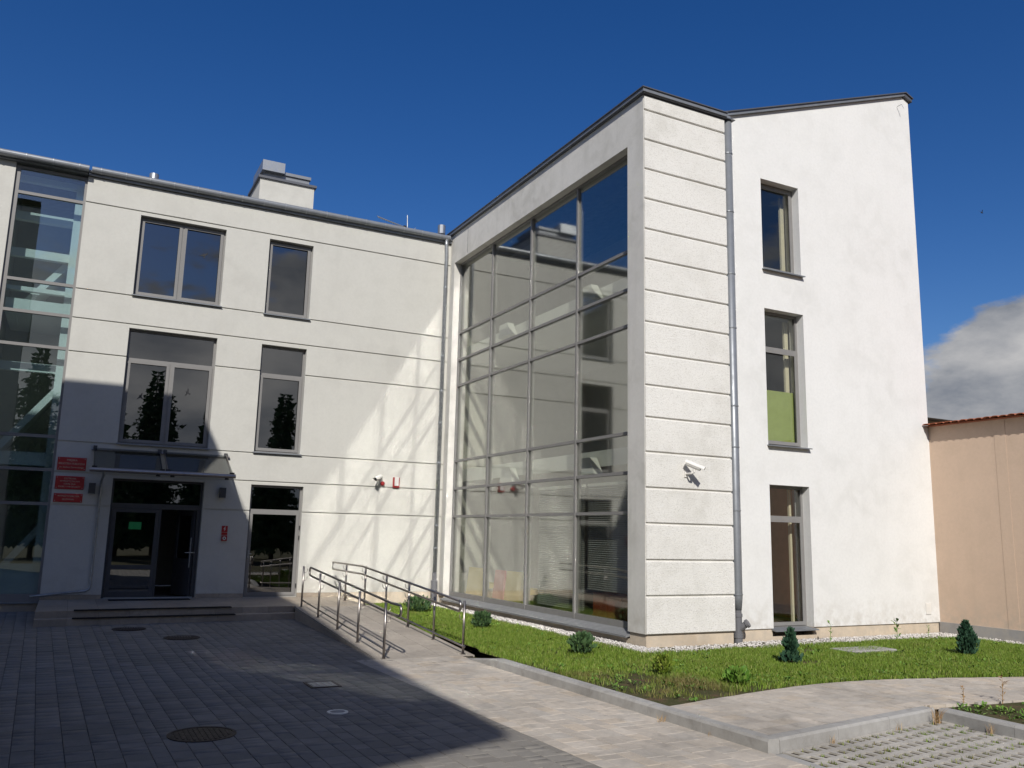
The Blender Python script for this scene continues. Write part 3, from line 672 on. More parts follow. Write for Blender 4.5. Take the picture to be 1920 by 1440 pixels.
# the combed end bands
CZ = [.35, .99, 1.61, 2.25, 2.88, 3.52, 4.15, 4.74, 5.33, 5.93, 6.53, 7.14, 7.73, 8.33, 8.93, 9.53, 10.14, 10.462]; XC = 11.10
MB().plate(mapA, XB+.012, XC, .35, 10.462, [], YC+.032, YC+.4).build('block_end_wall', 'render_soft', BLD)
MB().plate(mapA, XB+.05, XC, 0, .35, [], YC+.055, YC+.4).build('plinth', 'plinth', BLD)
for k in range(len(CZ)-1):
    a, b = CZ[k]+(.018 if k else 0), CZ[k+1]-.018; c = .012
    m = MB(); P = [(XB, a+c), (XB, b-c), (XC, b-c), (XC, a+c)]; Q = [(XB+.01, a), (XB+.01, b), (XC, b), (XC, a)]
    m.add([(x, YC, z) for x, z in P]+[(x, YC+.012, z) for x, z in Q]+[(x+(.004 if x < XC else 0), YC+.033, z) for x, z in Q], [(0, 3, 2, 1)]+[(i, (i+1) % 4, 4+(i+1) % 4, 4+i) for i in range(4)]+[(4+i, 4+(i+1) % 4, 8+(i+1) % 4, 8+i) for i in range(4)])
    m.build('wall_panel', 'render_combed', BLD)
br = MB().box(XB-.05, XC+.25, YC-.05, 34, 10.465, 10.48).build('block_roof', 'zinc_dark', BLD)
MB().box(XB-.075, XC+.02, YC-.075, YC+.1, 10.48, 10.55).box(XB-.075, XB+.1, YC+.1, 30, 10.48, 10.55).build('roof_edge', 'zinc', br)
MB().box(XB-.10, XC+.02, YC-.10, YC+.12, 10.55, 10.57).box(XB-.10, XB+.12, YC+.12, 30, 10.55, 10.57).build('drip_edge', 'zinc_dark', br)
# ---- gable
DW = [(12.21, 13.28, 7.52, 9.49), (12.21, 13.29, 3.88, 6.68), (12.21, 13.28, .33, 3.09)]
zr = lambda x: 10.57+(x-11.1)*(12.58-10.57)/(16.82-11.1)
gb = MB().plate(mapA, XC, XD, .35, 10.5, DW, YD, YD+.4)
gb.add([(x, y, z) for y in (YD, YD+.4) for x, z in ((XC, 10.5), (XD, 10.5), (XD, 12.5), (16.82, zr(16.82)), (XC, zr(XC)))], [(0, 1, 2, 3, 4), (9, 8, 7, 6, 5), (1, 6, 7, 2), (2, 7, 8, 3), (3, 8, 9, 4)])
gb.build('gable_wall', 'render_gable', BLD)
pl_ = MB().plate(mapA, XC, XD, 0, .35, [(DW[2][0], DW[2][1], .2, .4)], YD+.03, YD+.4).build('plinth', 'plinth', BLD)
MB().plate(mapB, YD+.4, 34, 0, 12.5, [], XD-.4, XD).build('flank_wall', 'render_gable', BLD)
def rake(x0, x1, z0, z1, y0, y1, t0, t1, name, m):
    MB().add([(x0, y0, z0+t0), (x1, y0, z1+t0), (x1, y0, z1+t1), (x0, y0, z0+t1), (x0, y1, z0+t0), (x1, y1, z1+t0), (x1, y1, z1+t1), (x0, y1, z0+t1)],
             [(0, 1, 2, 3), (7, 6, 5, 4), (0, 4, 5, 1), (1, 5, 6, 2), (2, 6, 7, 3), (3, 7, 4, 0)]).build(name, m, BLD)
rake(XC+.03, 16.84, zr(XC+.03), zr(16.84), YD-.07, 34, .003, .07, 'gable_roof', 'zinc'); rake(XC+.03, 16.86, zr(XC+.03), zr(16.86), YD-.10, 34, .07, .095, 'gable_roof', 'zinc_dark')
rake(16.845, XD+.06, zr(16.84), zr(16.84)-.10, YD-.072, 34, .0, .07, 'gable_roof', 'zinc_dark')
rake(16.86, XD+.08, zr(16.86), zr(16.86)-.10, YD-.103, 34, .07, .097, 'gable_roof', 'zinc_dark')
for k, w in enumerate(DW): window(mapA, *w, YD+.19, trans=(None, 5.9, 2.46)[k], face=YD, sillproj=.09, gm='glass_clear')
MB().tube([(16.62, YD-.02, 12.28), (16.62, YD-.14, 12.28), (16.66, YD-.16, 12.18)], .008, 6).build('wall_hook', 'galv', BLD)
MB().cbox(16.58, 16.74, YD-.015, YD+.002, .52, .76, .01).build('wall_flap', 'white_plastic', BLD)
# ---- downpipes
dp = MB().tube([(8.90, YA-.12, 10.33), (8.90, YA-.12, 10.15), (8.93, YA-.085, 9.95), (8.93, YA-.085, .75)], .055, 12).build('downpipe', 'galv', BLD, smooth=True)
for z in (8.9, 6.9, 5.9, 5.0, 3.9, 2.2, 1.6): MB().tube([(8.93, YA-.085, z-.02), (8.93, YA-.085, z+.02)], .063, 12).build('pipe_clamp', 'galv', dp)
MB().tube([(8.93, YA-.085, .95), (8.93, YA-.085, .75), (8.93, YA-.085, .74), (8.93, YA-.085, .1)], [.06, .06, .09, .09], 12).build('drain_boot', 'pvc', dp)
pz = 11.235; py = YD-.10
d2 = MB().tube([(pz, py, 10.55), (pz, py, .95), (pz, py, .72)], [.095, .095, .075], 14).build('downpipe', 'zinc', BLD, smooth=True)
for z in (9.75, 8.5, 7.2, 6.1, 4.55, 3.75, 2.55, 1.0): MB().tube([(pz, py, z-.012), (pz, py, z+.012)], .104, 14).build('pipe_joint', 'zinc', d2)
MB().tube([(pz, py, .75), (pz, py, .66), (pz, py, .655), (pz, py, .60), (pz, py, .595), (pz, py, .30), (pz, py, .295), (pz, py, .22), (pz, py, .215), (pz, py, .05)], [.07, .07, .085, .085, .075, .075, .09, .09, .08, .08], 14).build('drain_boot', 'pvc', d2, smooth=False)
MB().tube([(pz, py, .36), (pz+.08, py-.12, .47), (pz+.085, py-.128, .475), (pz+.105, py-.16, .50)], [.06, .06, .078, .078], 14).build('cleaning_cap', 'pvc', d2)
MB().cbox(9.0, 9.06, YA-.02, YA+.0, .62, .80, .005).build('service_box', 'white_plastic', BLD)
# ---- rooms behind the glass
for z in (3.45, 6.98): MB().box(XL-1.4, XB+.28, YA+.42, 29, z-.15, z+.15).build('floor_slab', 'ceil', BLD); 
MB().box(XL-1.4, XB+.28, YA+.42, 29, .1, LZ-.01).build('floor_slab', 'room_floor', BLD)
for z0, z1 in ((LZ, 3.3), (3.6, 6.83), (7.13, 10.2)): MB().box(XL+.1, XB+.3, 26.5, 26.6, z0, z1).build('room_wall', 'room', BLD); MB().box(3.35, 3.45, YA+.42, 26.5, z0, z1).build('room_wall', 'room', BLD); MB().box(XL-.05, XL+.05, YA+.42, 26.6, z0, z1).build('room_wall', 'room', BLD)
for z in (3.62, 7.18): MB().box(XB+.75, XD-.42, YC+.42, 29, z-.17, z+.17).build('floor_slab', 'ceil', BLD)
MB().box(XB+.46, XD-.42, YC+.46, 29, .08, .34).build('floor_slab', 'room_floor', BLD)
for z0, z1, m in ((.34, 3.45, 'room'), (3.79, 7.01, 'room'), (7.35, 10.38, 'room')):
    MB().box(XB+.46, XD-.42, 22.6, 22.75, z0, z1).build('room_wall', m, BLD); MB().box(13.9, 14.05, YD+1.9, 22.6, z0, z1).build('room_wall', m, BLD)
MB().box(11.9, 15.4, 15.8, 15.9, .345, 3.44).build('room_wall', 'room_warm', BLD); MB().box(11.5, 11.62, YD+.42, 15.9, .345, 3.44).build('room_wall', 'room_warm', BLD); MB().box(14.3, 14.4, YD+.42, 15.8, .345, 3.44).build('room_wall', 'room_warm', BLD)
MB().box(12.25, 13.25, YD+.30, YD+.315, 3.92, 5.05).build('privacy_panel', 'green_film', BLD)
for x in (13.17,): MB().box(x, x+.05, YD+.45, YD+.5, .36, 3.2).build('curtain', 'curtain', BLD)
MB().box(13.16, 13.26, YD+.42, YD+.47, 4.0, 6.6).build('curtain', 'curtain', BLD); MB().box(13.16, 13.26, YD+.42, YD+.47, 7.6, 9.4).build('curtain', 'curtain', BLD)
for z, h in ((10.13, .14), (9.2, .2), (8.3, .2), (7.43, .1), (5.58, .2)): MB().box(CX0+.06, XL-.02, YA+.62, YA+.78, z-h/2, z+h/2).build('stair_beam', 'ceil', BLD)
MB().box(XL-.22, XL-.06, YA+.45, YA+.62, .3, 10.1).build('stair_post', 'ceil', BLD)
for k in range(3):
    z0 = .4+k*3.2; MB().add([(CX0+.3, 22.7, z0), (XL-.1, 22.7, z0+1.5), (XL-.1, 22.7, z0+1.75), (CX0+.3, 22.7, z0+.25), (CX0+.3, 23.8, z0), (XL-.1, 23.8, z0+1.5), (XL-.1, 23.8, z0+1.75), (CX0+.3, 23.8, z0+.25)], [(0, 1, 2, 3), (7, 6, 5, 4), (0, 4, 5, 1), (1, 5, 6, 2), (2, 6, 7, 3), (3, 7, 4, 0)]).build('stair_flight', 'ceil', BLD)
MB().box(CX0, XL, 24.6, 24.7, 0, 10.2).build('room_wall', 'room', BLD); MB().box(CX0-.1, CX0, YA+.4, 24.7, 0, 10.2).build('room_wall', 'room', BLD)
MB().box(CX0+.1, XL-.06, YA+.24, YA+.27, .45, 1.12).build('frosted_panel', 'slat', BLD)

# ================================================================ THINGS ON AND AROUND THE BUILDING
# sun patches behind the glass, imitated by added white wedges on brackets
for (y, z, lab) in ((19.2, 7.05, 'white wedge imitating a sun patch behind the upper glazing, towards the wing'), (15.2, 7.05, 'white wedge imitating a sun patch behind the upper glazing, towards the corner'),
                    (18.9, 3.28, 'white wedge imitating a sun patch behind the middle glazing band, towards the wing'), (15.2, 3.28, 'white wedge imitating a sun patch behind the middle glazing band, towards the corner')):
    L = thing('sun_patch_wedge', lab, 'lamp', (9.7, y, z), 'sun-patch wedges behind the glass facade')
    MB().add([(9.58, y-.34, z), (9.80, y-.34, z), (9.80, y+.34, z), (9.58, y+.34, z), (9.62, y-.10, z+.36), (9.80, y-.10, z+.36), (9.80, y+.34, z+.36), (9.62, y+.34, z+.36)], [(0, 3, 2, 1), (4, 5, 6, 7), (0, 1, 5, 4), (1, 2, 6, 5), (2, 3, 7, 6), (3, 0, 4, 7)]).build('shade', 'ceil', L)  # solid body in the outline of the sun patch, no lampshade
    MB().box(9.80, 9.85, y, y+.2, z+.2, z+.3).build('bracket', 'white_plastic', L)
def blind(y0, y1, z0, z1, lab):
    b = thing('window_blind', lab, 'blind', (XG+.30, (y0+y1)/2, z0), 'venetian blinds behind the glass facade')
    s = MB(); z = z0
    while z < z1:
        s.add([(XG+.27, y0, z), (XG+.32, y0, z+.024), (XG+.32, y1, z+.024), (XG+.27, y1, z), (XG+.27, y0, z+.002), (XG+.32, y0, z+.026), (XG+.32, y1, z+.026), (XG+.27, y1, z+.002)], [(0, 1, 2, 3), (7, 6, 5, 4), (0, 4, 5, 1), (2, 6, 7, 3)]); z += .042
    o = s.build('slats', 'slat', b, fix=False); o['kind'] = 'stuff'
    MB().box(XG+.26, XG+.33, y0, y1, z1, z1+.06).build('head_rail', 'slat', b)
blind(13.35, 15.08, .95, 3.02, 'venetian blind drawn most of the way down beside the corner pier'); blind(15.25, 17.18, .5, 3.02, 'venetian blind drawn right down, second pane from the corner')
def board(y0, y1, z1, m, lab, cat, nm):
    t = thing(nm, lab, cat, (9.75, (y0+y1)/2, .34)); MB().add([(9.68, y0, .42), (9.76, y0, .42), (9.76, y1, .42), (9.68, y1, .42), (9.74, y0+.04, z1), (9.80, y0+.04, z1), (9.80, y1-.04, z1), (9.74, y1-.04, z1)], [(0, 3, 2, 1), (4, 5, 6, 7), (0, 1, 5, 4), (1, 2, 6, 5), (2, 3, 7, 6), (3, 0, 4, 7)]).build('back_panel', m, t)
    for y in (y0+.1, y1-.1): MB().tube([(9.78, y, .34), (9.76, y, .44)], .02, 8).build('foot', 'black', t)
    MB().box(9.76, 10.2, y0+.02, y1-.02, .62, .74).build('seat', m, t)
board(20.25, 21.3, 1.12, 'yellow', 'yellow upholstered seat behind the glass next to the wing', 'seat', 'lounge_seat'); board(19.12, 19.7, 1.12, 'pink', 'pink upholstered seat between the two yellow ones', 'seat', 'lounge_seat'); board(17.95, 19.05, 1.12, 'yellow', 'yellow upholstered seat behind the second pane from the wing', 'seat', 'lounge_seat')
cb = thing('low_cabinet', 'red-brown wooden cabinet behind the pane at the corner', 'cabinet', (9.8, 14.3, .34))
MB().box(9.7, 10.1, 13.45, 15.05, .34, .88).build('carcass', 'orange', cb)
for k in range(3): MB().box(9.682, 9.70, 13.48+k*.525, 13.98+k*.525, .40, .84).build('door', 'orange', cb)

# canopy over the entrance
can = thing('entrance_canopy', 'sloping glass canopy with steel frame over the entrance door', 'canopy', (1.85, YA, 3.15))
cy0, cy1, cz0, cz1 = 20.55, YA-.03, 3.22, 3.74; sl2 = (cz1-cz0)/(cy1-cy0)
for a, b in ((.40, 1.80), (1.92, 3.33)):
    MB().add([(a, cy0, cz0), (b, cy0, cz0), (b, cy1, cz1), (a, cy1, cz1), (a, cy0, cz0+.012), (b, cy0, cz0+.012), (b, cy1, cz1+.012), (a, cy1, cz1+.012)], [(0, 1, 2, 3), (7, 6, 5, 4), (0, 4, 5, 1), (1, 5, 6, 2), (2, 6, 7, 3), (3, 7, 4, 0)]).build('pane', 'glass_canopy', can)
for x in (.42, 1.80, 1.92, 3.31):
    MB().tube([(x, cy0+.02, cz0-.025), (x, cy1, cz1-.025)], .02, 8).build('rafter', 'steel', can)
    MB().box(x-.05, x+.05, cy0+.03, cy0+.11, cz0-.05, cz0+.05).build('clamp', 'black', can); MB().box(x-.04, x+.04, cy1-.05, cy1+.03, cz1-.04, cz1+.06).build('wall_clamp', 'frame_dark', can)
for x in (1.72, 2.02, 3.20): MB().tube([(x, cy0+.05, cz0-.03), (x, cy0+.05, cz0-.12)], [.035, .05], 10).build('drain_point', 'black', can)
MB().tube([(.33, cy0-.03, cz0-.04), (3.38, cy0-.03, cz0-.04)], .05, 12).build('gutter', 'steel', can); MB().tube([(.35, cy1-.02, cz1-.03), (3.4, cy1-.02, cz1-.03)], .025, 8).build('wall_rail', 'steel', can)
MB().tube([(.62, cy0, cz0-.06), (.62, cy0+.1, 3.08), (.62, YA-.1, 3.0), (.62, YA-.06, 2.9), (.62, YA-.06, .66), (.6, YA-.065, .58), (.53, YA-.08, .54), (-.55, YA-.12, .43)], .027, 10).build('downpipe', 'galv', can, smooth=True)
MB().tube([(3.31, cy0+.1, cz0), (3.31, YA-.02, 3.80)], .012, 6).build('tie_rod', 'steel', can)

def plaque(z0, z1, lines, lab):
    x0, x1 = -.315, .27; t = thing('wall_plaque', lab, 'sign', (0, YA-.02, z0), 'red plaques beside the entrance')
    MB().cbox(0, 1, 0, 1, 0, 1, .01) ; b = MB(); c = .012
    b.add([(x0, YA, z0), (x1, YA, z0), (x1, YA, z1), (x0, YA, z1), (x0, YA-.018, z0), (x1, YA-.018, z0), (x1, YA-.018, z1), (x0, YA-.018, z1), (x0+c, YA-.024, z0+c), (x1-c, YA-.024, z0+c), (x1-c, YA-.024, z1-c), (x0+c, YA-.024, z1-c)],
          [(i, (i+1) % 4, 4+(i+1) % 4, 4+i) for i in range(4)]+[(4+i, 4+(i+1) % 4, 8+(i+1) % 4, 8+i) for i in range(4)]+[(8, 9, 10, 11)]); b.build('plate', 'red', t)
    for x in (x0+.03, x1-.03):
        for z in (z0+.03, z1-.03): MB().tube([(x, YA-.023, z), (x, YA-.032, z)], .009, 8).build('screw', 'galv', t)
    n = len(lines); hgt = (z1-z0-.05)/n
    for i, (s, k) in enumerate(lines):
        cu = bpy.data.curves.new('lettering', 'FONT'); cu.body = s; cu.align_x = 'CENTER'; cu.align_y = 'CENTER'; cu.size = hgt*k; cu.extrude = .001
        o = bpy.data.objects.new('lettering', cu); COL.objects.link(o); dg = bpy.context.evaluated_depsgraph_get(); me = bpy.data.meshes.new_from_object(o.evaluated_get(dg)); bpy.data.objects.remove(o)
        me.materials.clear(); me.materials.append(M['gold']); o = bpy.data.objects.new('lettering', me); COL.objects.link(o); o.parent = t
        w = max(v.co.x for v in me.vertices)-min(v.co.x for v in me.vertices); f = min(1, .53/w)
        q = ORG[t]; o.location = ((x0+x1)/2-q[0], YA-.0265-q[1], z1-.025-hgt*(i+.5)-q[2]); o.rotation_euler = (math.pi/2, 0, 0); o.scale = (f, 1, 1)
plaque(3.21, 3.50, [('MIEJSKA', .75), ('BIBLIOTEKA PUBLICZNA', .75), ('im. Stefana Żeromskiego', .62)], 'topmost red plaque with three lines of lettering left of the entrance')
plaque(2.78, 3.075, [('CZYTELNIA', .78), ('WYPOŻYCZALNIA', .78), ('DZIAŁ DLA', .78), ('DZIECI I MŁODZIEŻY', .78)], 'middle red plaque with four lines of lettering left of the entrance')
plaque(2.49, 2.685, [('WYPOŻYCZALNIA', .72), ('GŁÓWNA', .72)], 'lowest, narrow red plaque with two lines of lettering left of the entrance')
for x, z, lab in ((.44, 2.70, 'dark box-shaped wall lamp between the red plaques and the entrance'), (3.30, 2.72, 'dark box-shaped wall lamp right of the entrance')):
    t = thing('wall_lamp', lab, 'lamp', (x, YA-.02, z), 'wall lamps either side of the entrance')
    MB().box(x-.07, x+.07, YA-.16, YA-.03, z, z+.24).build('housing', 'frame_dark', t); MB().box(x-.05, x+.05, YA-.03, YA, z+.05, z+.19).build('wall_plate', 'frame_dark', t); MB().box(x-.055, x+.055, YA-.145, YA-.045, z-.012, z).build('lens', 'slat', t)
# electric cut-out sign and call point
t = thing('safety_sign', 'red sign with a lightning bolt above the call point', 'sign', (3.43, YA-.01, 1.90))
MB().box(3.36, 3.50, YA-.012, YA, 1.90, 2.05).box(3.36, 3.50, YA-.012, YA, 1.83, 1.893).build('plate', 'red', t)
MB().add([(x, YA-.0145, z) for x, z in ((3.44, 2.035), (3.40, 1.965), (3.43, 1.97), (3.415, 1.915), (3.46, 1.985), (3.43, 1.98), (3.45, 2.035))]+[(x, YA-.0125, z) for x, z in ((3.44, 2.035), (3.40, 1.965), (3.43, 1.97), (3.415, 1.915), (3.46, 1.985), (3.43, 1.98), (3.45, 2.035))], [tuple(range(7)), tuple(range(7, 14))[::-1]]+[(i, (i+1) % 7, 7+(i+1) % 7, 7+i) for i in range(7)]).build('bolt_symbol', 'white_plastic', t)
t = thing('call_point', 'small red push-button box below the lightning sign', 'switch', (3.43, YA-.03, 1.69))
MB().box(3.365, 3.495, YA-.055, YA, 1.69, 1.822).build('housing', 'red_dark', t); MB().tube([(3.43, YA-.055, 1.755), (3.43, YA-.063, 1.755)], .04, 14).build('glass_disc', 'white_plastic', t); MB().tube([(3.43, YA-.063, 1.755), (3.43, YA-.072, 1.755)], .018, 10).build('button', 'black', t)
# green notice on the door
tag(MB().box(1.30, 1.57, de-.012, de-.009, 1.92, 2.09).build('notice', 'green_paper'), 'green paper notice stuck on the fixed entrance leaf', 'notice')

def sec_cam(base, wall_y, aim, lab, L=.30):
    b = Vector(base); t = thing('security_camera', lab, 'camera', base, 'security cameras on the white walls'); a = Vector(aim).normalized()
    MB().box(b.x-.035, b.x+.035, wall_y-.02, wall_y, b.z-.06, b.z+.06).build('wall_plate', 'white_plastic', t)
    k = b+Vector((.03 if a.x > 0 else -.03, -.20, .02)); MB().tube([(b.x, wall_y-.015, b.z), (b.x, wall_y-.17, b.z), k], .018, 8).build('arm', 'white_plastic', t); MB().tube([k, k+Vector((0, 0, .07))], .024, 8).build('joint', 'white_plastic', t)
    c = k+Vector((0, 0, .115)); s = c-a*L*.55; e = c+a*L*.45
    body = MB().tube([s, s+a*.01, e], [.04, .05, .05], 14).build('body', 'white_plastic', t, smooth=False)
    MB().tube([e, e+a*.004], .043, 14).build('lens', 'black', t)
    # sunshield: half shell above the body, longer at the front
    sd_ = a.cross(Vector((0, 0, 1))).normalized(); up = sd_.cross(a).normalized(); m = MB(); rows = []
    for (p, r) in ((s-a*.02, .058), (e+a*.07, .058)): rows.append([p+sd_*math.cos(x)*r+up*math.sin(x)*r for x in [math.pi*i/10 for i in range(11)]])
    rows2 = [[p+(p-(s if i == 0 else e)).normalized()*0 + up*.004 for p in rw] for i, rw in enumerate(rows)]
    V = rows[0]+rows[1]+rows2[0]+rows2[1]; m.add(V, [(i, i+1, 12+i, 11+i) for i in range(10)]+[(22+i, 33+i, 34+i, 23+i) for i in range(10)]+[(0, 11, 33, 22), (10, 32, 43, 21)]); m.build('sunshield', 'white_plastic', t, fix=False)
sec_cam((7.20, YA-.01, 3.25), YA, (-.62, -.72, -.26), 'security camera on the entrance wing beside the red beacon')
sec_cam((9.99, YC-.01, 3.17), YC, (.62, -.66, -.38), 'security camera on the ribbed end wall of the corner block', .28)
t = thing('alarm_beacon', 'small round red beacon between camera and siren box', 'beacon', (7.37, YA-.03, 3.2)); MB().tube([(7.37, YA, 3.26), (7.37, YA-.05, 3.26), (7.37, YA-.07, 3.26)], [.055, .055, .035], 14).build('lens', 'red_dark', t); MB().tube([(7.37, YA+.002, 3.26), (7.37, YA-.015, 3.26)], .06, 14).build('base', 'red_dark', t)
t = thing('siren_box', 'white alarm siren box with red edge on the wing wall', 'alarm', (7.75, YA-.04, 3.17)); MB().box(7.66, 7.83, YA-.06, YA, 3.17, 3.44).build('housing', 'red_dark', t); MB().box(7.69, 7.80, YA-.085, YA-.058, 3.215, 3.445).build('cover', 'white_plastic', t)

# rails of the ramp
def railing(name, lab, xp, xrail, ys, y_lo, y_hi, flat_to=None):
    t = thing(name, lab, 'railing', (xp, ys[0], 0)); side = 1 if xrail > xp else -1
    zf = lambda y: rz(y)
    for y in ys:
        p = MB().tube([(xp, y, zf(y)), (xp, y, zf(y)+.87)], .021, 10).build('post', 'steel', t, smooth=True)
        MB().tube([(xp, y, zf(y)+.003), (xp, y, zf(y)+.012)], .045, 12).build('base_plate', 'steel', p)
        for h in (.80, .63):
            MB().tube([(xp, y, zf(y)+h-.05)]+[(xp+side*(.085*math.sin(a)), y, zf(y)+h-.05-.03*math.sin(2*a)+.07*(1-math.cos(a))) for a in (.4, .8, 1.2, 1.57)], .007, 6).build('bracket', 'steel', p)
    up = lambda y: Vector((xrail, y, zf(y)+.87)); lo = lambda y: Vector((xrail, y, zf(y)+.70)); r = .085
    yy = sorted({y_lo, y_hi} | ({18.93} if y_lo < 18.93 < y_hi else set()) | ({13.38} if y_lo < 13.38 < y_hi else set()))
    pts = [up(y) for y in yy]+([] if flat_to else arc(Vector((xrail, y_hi, zf(y_hi)+.785)), r, math.pi/2, -math.pi/2, (0, 1, 0), (0, 0, 1), 8)[1:-1])+[lo(y) for y in yy[::-1]]+arc(Vector((xrail, y_lo, zf(y_lo)+.785)), r, -math.pi/2, -3*math.pi/2, (0, 1, 0), (0, 0, 1), 8)[1:]
    MB().tube(pts, .0215, 10).build('handrail', 'steel', t, smooth=True)
    y2 = sorted({ys[0]-.08, ys[-1]} | ({18.93} if ys[0] < 18.93 < ys[-1] else set()))
    MB().tube([(xp+side*.03, y, zf(y)+.14) for y in y2], .017, 8).build('bottom_rail', 'steel', t, smooth=True)
    MB().tube([(xp+side*.03, ys[0]-.13, zf(ys[0])+.14), (xp+side*.03, ys[0]-.11, zf(ys[0])+.14), (xp+side*.03, ys[0]-.075, zf(ys[0])+.14)], [.012, .027, .015], 10).build('end_knob', 'steel', t)
railing('ramp_railing', 'stainless steel ramp railing on the side of the steps', 4.70, 4.785, (13.42, 14.82, 16.09, 17.5, 18.9), 13.02, 18.62)
railing('ramp_railing', 'stainless steel ramp railing on the side of the lawn', 6.12, 6.035, (13.5, 14.82, 16.15, 17.5, 18.95, 20.45), 13.55, 21.35, True)

# mats, covers
def mat_strip(x0, x1, y, z, w, h, lab):
    b = MB(); n = 12
    for i in range(n):
        a, c = x0+(x1-x0)*i/n, x0+(x1-x0)*(i+1)/n; j = random.uniform(-.006, .006); b.cbox(a, c, y(a)-w/2+j, y(a)+w/2+j, z, z+h, .003)
    return tag(b.build('rubber_mat', 'rubber', fix=False), lab, 'mat', 'rubber mats on the entrance steps')
mat_strip(.30, 3.28, lambda x: fy(x)+.055, LZ, .18, .014, 'long black rubber strip on the edge of the upper step'); mat_strip(.28, 3.32, lambda x: fy(x)-.30+.06, .225, .18, .014, 'long black rubber strip on the edge of the lower step'); mat_strip(1.0, 2.72, lambda x: 21.45, LZ, .36, .012, 'black doormat lying before the entrance door')
def manhole(x, y, r, lab):
    z = gz(x, y); t = thing('manhole_cover', lab, 'manhole cover', (x, y, z), 'round manhole covers in the yard'); c = MB().tube([(x, y, z-.02), (x, y, z+.004)], r-.035, 32).build('lid', 'iron', t)
    o = MB(); n = 32
    for k in range(n):
        a, b = 2*math.pi*k/n, 2*math.pi*(k+1)/n; P = lambda q, e, h: (x+math.cos(q)*e, y+math.sin(q)*e, z+h)
        o.add([P(a, r-.028, .007), P(b, r-.028, .007), P(b, r, .007), P(a, r, .007), P(a, r-.028, -.02), P(b, r-.028, -.02), P(b, r, -.02), P(a, r, -.02)], [(0, 1, 2, 3), (0, 4, 5, 1), (3, 2, 6, 7)])
    o.build('rim', 'iron', t)
    for i in range(-5, 6):
        xx = i*(r-.06)/5.5; L = math.sqrt(max((r-.06)**2-xx*xx, 0))
        if L > .04: MB().cbox(x+xx-.012, x+xx+.012, y-L, y+L, z+.004, z+.009, .002).build('rib', 'iron', c)
manhole(1.25, 18.0, .30, 'rusty round manhole cover right in front of the steps'); manhole(2.03, 16.6, .31, 'rusty round manhole cover second from the steps'); manhole(1.39, 9.2, .325, 'rusty ribbed manhole cover nearest the viewer in the shade')
x, y = 2.9, 9.73; t = thing('valve_cover', 'small round cover with pale concrete ring in the paving', 'cover', (x, y, 0)); o = MB(); n = 28
for k in range(n):
    a, b = 2*math.pi*k/n, 2*math.pi*(k+1)/n; P = lambda q, e, h: (x+math.cos(q)*e, y+math.sin(q)*e, h); o.add([P(a, .085, .012), P(b, .085, .012), P(b, .118, .012), P(a, .118, .012), P(a, .085, -.01), P(b, .085, -.01), P(b, .118, -.01), P(a, .118, -.01)], [(0, 1, 2, 3), (0, 4, 5, 1), (3, 2, 6, 7)])
o.build('ring', 'white_plastic', t); MB().tube([(x, y, -.01), (x, y, .008)], .085, 28).build('lid', 'concrete', t)
t = thing('drain_grate', 'square drain cover with dark frame set in the paving', 'drain cover', (3.2, 11.5, 0)); MB().plate(lambda u, v, dd: (u, v, dd), 3.0, 3.40, 11.28, 11.72, [(3.035, 3.365, 11.315, 11.685)], .010, -.02).build('frame', 'iron', t); MB().box(3.035, 3.365, 11.315, 11.685, -.02, .006).build('plate', 'concrete', t)
for i in range(4): MB().box(3.06+i*.08, 3.10+i*.08, 11.35, 11.65, .006, .010).build('bar', 'zinc', t)
tag(MB().cbox(12.1, 13.2, 10.65, 11.15, LW-.02, LW+.045, .012).build('concrete_slab', 'concrete'), 'flat concrete slab lying in the lawn before the gable', 'slab')

# shrubs
def shrub(name, lab, x, y, h, r, m, n, shape, group=None, z=LW, leaf=.05):
    t = thing(name, lab, 'shrub', (x, y, z), group); V = []; F = []
    MB().tube([(x, y, z-.02), (x, y, z+h*.55)], [.014, .005], 6).build('stem', 'bark', t)
    for k in range(n):
        u = random.random()**.8; a = random.uniform(0, 2*math.pi); rr = r*shape(u)*(1+.55*mnoise.noise((math.cos(a)*1.6+x, math.sin(a)*1.6+y, u*4.5)))*(random.random()**.4)
        p = Vector((x+rr*math.cos(a), y+rr*math.sin(a), z+.02+u*h)); d = Vector((math.cos(a)*.55+random.uniform(-.4, .4), math.sin(a)*.55+random.uniform(-.4, .4), 1)).normalized(); L = leaf*random.uniform(.5, 1.9); s = d.orthogonal(); s.rotate(Matrix.Rotation(random.uniform(0, 6.3), 3, d)); s = s.normalized()*L*.28
        o = len(V); V += [p, p+d*L*.5+s, p+d*L*.5-s, p+d*L]; F += [(o, o+1, o+2), (o+1, o+3, o+2)]
    arr_obj('foliage', [tuple(v) for v in V], F, m, t)
    return t
ovoid = lambda u: math.sin(math.pi*min(1, .10+u*.9)**.75)**.8*(1-.25*u)
cone = lambda u: (1-u)**.85*(.7+.3*math.sin(u*14))+.03
ball = lambda u: math.sqrt(max(0, 1-(2*u-1)**2))+.1
shrub('dwarf_conifer', 'ragged blue-green dwarf conifer below the gable window', 10.18, 10.15, .46, .17, 'conifer', 1500, cone, 'dwarf conifers in the lawn', leaf=.055)
shrub('dwarf_conifer', 'neat egg-shaped dwarf conifer before the beige wall', 13.97, 9.85, .52, .155, 'conifer', 1700, ovoid, 'dwarf conifers in the lawn', leaf=.05)
shrub('low_shrub', 'rounded dark shrub by the upper end of the ramp', 7.6, 19.4, .30, .27, 'dark_conifer', 450, ball, 'small shrubs in the lawn', leaf=.07)
shrub('low_shrub', 'small dark shrub beside the end of the ramp railing', 7.6, 15.9, .26, .17, 'dark_conifer', 450, ball, 'small shrubs in the lawn', leaf=.06)
